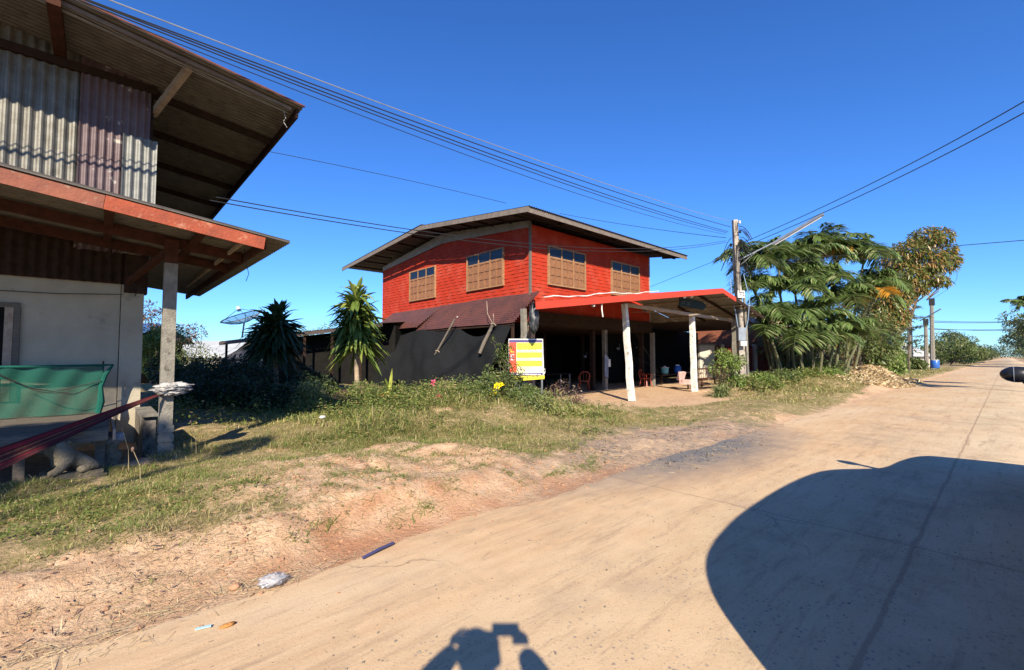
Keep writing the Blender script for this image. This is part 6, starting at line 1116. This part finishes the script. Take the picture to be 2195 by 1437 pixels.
for i in range(len(secs)-1):
    for j in range(n_): F.append((i*n_+j, i*n_+(j+1) % n_, (i+1)*n_+(j+1) % n_, (i+1)*n_+j))
mb = MB(); mb.v = V; mb.f = F+[tuple(range(n_))[::-1], tuple((len(secs)-1)*n_+j for j in range(n_))]; mb.build('body', 'carpaint', t)
for x in (2.9, 7.6):
    for y, s in ((-.33, 1), (-1.87, -1)):
        w_ = MB().tube([(x, y-.11, .34), (x, y-.10, .34), (x, y+.10, .34), (x, y+.11, .34)], [.30, .34, .34, .30], 26).build('wheel', 'tyre', t); MB().tube([(x, y+.112*s, .34), (x, y+.118*s, .34)], [.21, .19], 18).build('rim', 'steel', w_)
for yy, s in ((-.2, 1), (-2.0, -1)):
    for (xa, xb) in ((2.35, 3.5), (3.6, 4.7), (4.8, 6.1)):
        y1 = yy-.022*s+.0*s; y2 = yy-.062*s; mb = MB(); e_ = .012*s; mb.box8([(xa, y1-.01*s, 1.12), (xb+.25*(xb > 6), y1-.01*s, 1.12), (xb+.25*(xb > 6), y1+e_, 1.12), (xa, y1+e_, 1.12), (xa+.08, y2-.01*s, 1.54), (xb-.15*(xb > 6), y2-.01*s, 1.54), (xb-.15*(xb > 6), y2+e_, 1.54), (xa+.08, y2+e_, 1.54)]); mb.build('side_window', 'glass_dark', t)
for s in (-.45, -1.75): MB().blob((9.1, s, .74), (.12, .2, .09), 10, 0).build('headlight', 'signwhite', t, True)
mb = MB(); mb.blob((6.92, -.06, 1.415), (.085, .125, .082), 16, 0); mir = mb.build('mirror', 'black_plastic', t, True); MB().tube([(6.92+.087*math.sin(a), -.035, 1.415+.080*math.cos(a)) for a in np.linspace(0, 2*math.pi, 25)], .004, 5).build('mirror_trim', 'steel', mir); MB().bar((6.95, -.22, 1.24), (6.94, -.12, 1.36), .05, .08).build('mirror_arm', 'black_plastic', mir)
fv = np.array([math.cos(yaw), math.sin(yaw), 0]); rv = np.array([math.sin(yaw), -math.cos(yaw), 0]); b0 = -fv*.25-rv*.06
t = thing('person', 'person in a dark shirt holding up a phone, seen only as a shadow', 'person', tuple(b0))
def B(f_, r_, z): return tuple(b0+fv*f_*.8+rv*r_*1.1+np.array([0, 0, z*1.045]))
SK = [(*B(0, 0, .95), .13), (*B(0, 0, 1.15), .125), (*B(0, 0, 1.34), .14), (*B(0, 0, 1.46), .06), (*B(.02, 0, 1.54), .065), (*B(.03, 0, 1.63), .095), (*B(.02, 0, 1.69), .07), (*B(0, -.17, 1.38), .10), (*B(.10, -.34, 1.28), .10), (*B(.18, -.20, 1.49), .07), (*B(.26, -.12, 1.56), .052), (*B(0, .17, 1.38), .10), (*B(.10, .36, 1.28), .10), (*B(.18, .26, 1.49), .07), (*B(.26, .20, 1.56), .055), (*B(0, -.10, .86), .09), (*B(.01, -.12, .5), .06), (*B(-.01, -.13, .08), .045), (*B(.14, -.15, .04), .04), (*B(0, .10, .86), .09), (*B(.01, .12, .5), .06), (*B(-.01, .13, .08), .045), (*B(.14, .15, .04), .04)]
ED = [(0, 1), (1, 2), (2, 3), (3, 4), (4, 5), (5, 6), (2, 7), (7, 8), (8, 9), (9, 10), (2, 11), (11, 12), (12, 13), (13, 14), (0, 15), (15, 16), (16, 17), (17, 18), (0, 19), (19, 20), (20, 21), (21, 22)]
bd = skinned('body', SK, ED, 'skin', t); me = bd.data; me.materials.append(MT['shirt']); me.materials.append(MT['trousers'])
for p_ in me.polygons: z = p_.center[2]; h_ = (Vector(p_.center[:])-Vector((0, 0, 0))); p_.material_index = 1 if (1.0 < z < 1.47 and h_.to_2d().length < .42) else (2 if .1 < z <= 1.0 else 0)
for s, c_, out_ in ((-1, SK[10], 1), (1, SK[14], 1)):
    c_ = np.array(c_[:3])
    for k in range(5):
        a0 = c_+np.array([0, 0, .02])+rv*(k-2)*.014*1.3; ln = [.07, .1, .11, .1, .08][k]; pts = [a0, a0+fv*ln*.35*0+np.array([0, 0, ln*.5]), a0-fv*.008-rv*s*ln*.25+np.array([0, 0, ln*.9])]; MB().tube(pts, [.010, .009, .007], 6).build('finger', 'skin', t, True)
mb = MB(); mb.blob(B(.00, 0, 1.66), (.125, .125, .12), 14, .10); mb.build('hair', 'cable', t, True)
ph = b0+fv*.275+rv*.10; MB().obox(ph+np.array([0, 0, 1.60])+fv*(-.0)-rv*.0-fv*.0, rv, fv, (0, 0, 1), .15, .009, .075).build('phone', 'black_plastic', t) if 0 else None
t = thing('phone', 'phone held up in both hands by the photographer', 'phone', tuple(b0+fv*.28)); MB().obox(b0+fv*.19+rv*.14+np.array([0, 0, 1.745]), rv, fv, (0, 0, 1), .16, .009, .078).build('case', 'black_plastic', t)
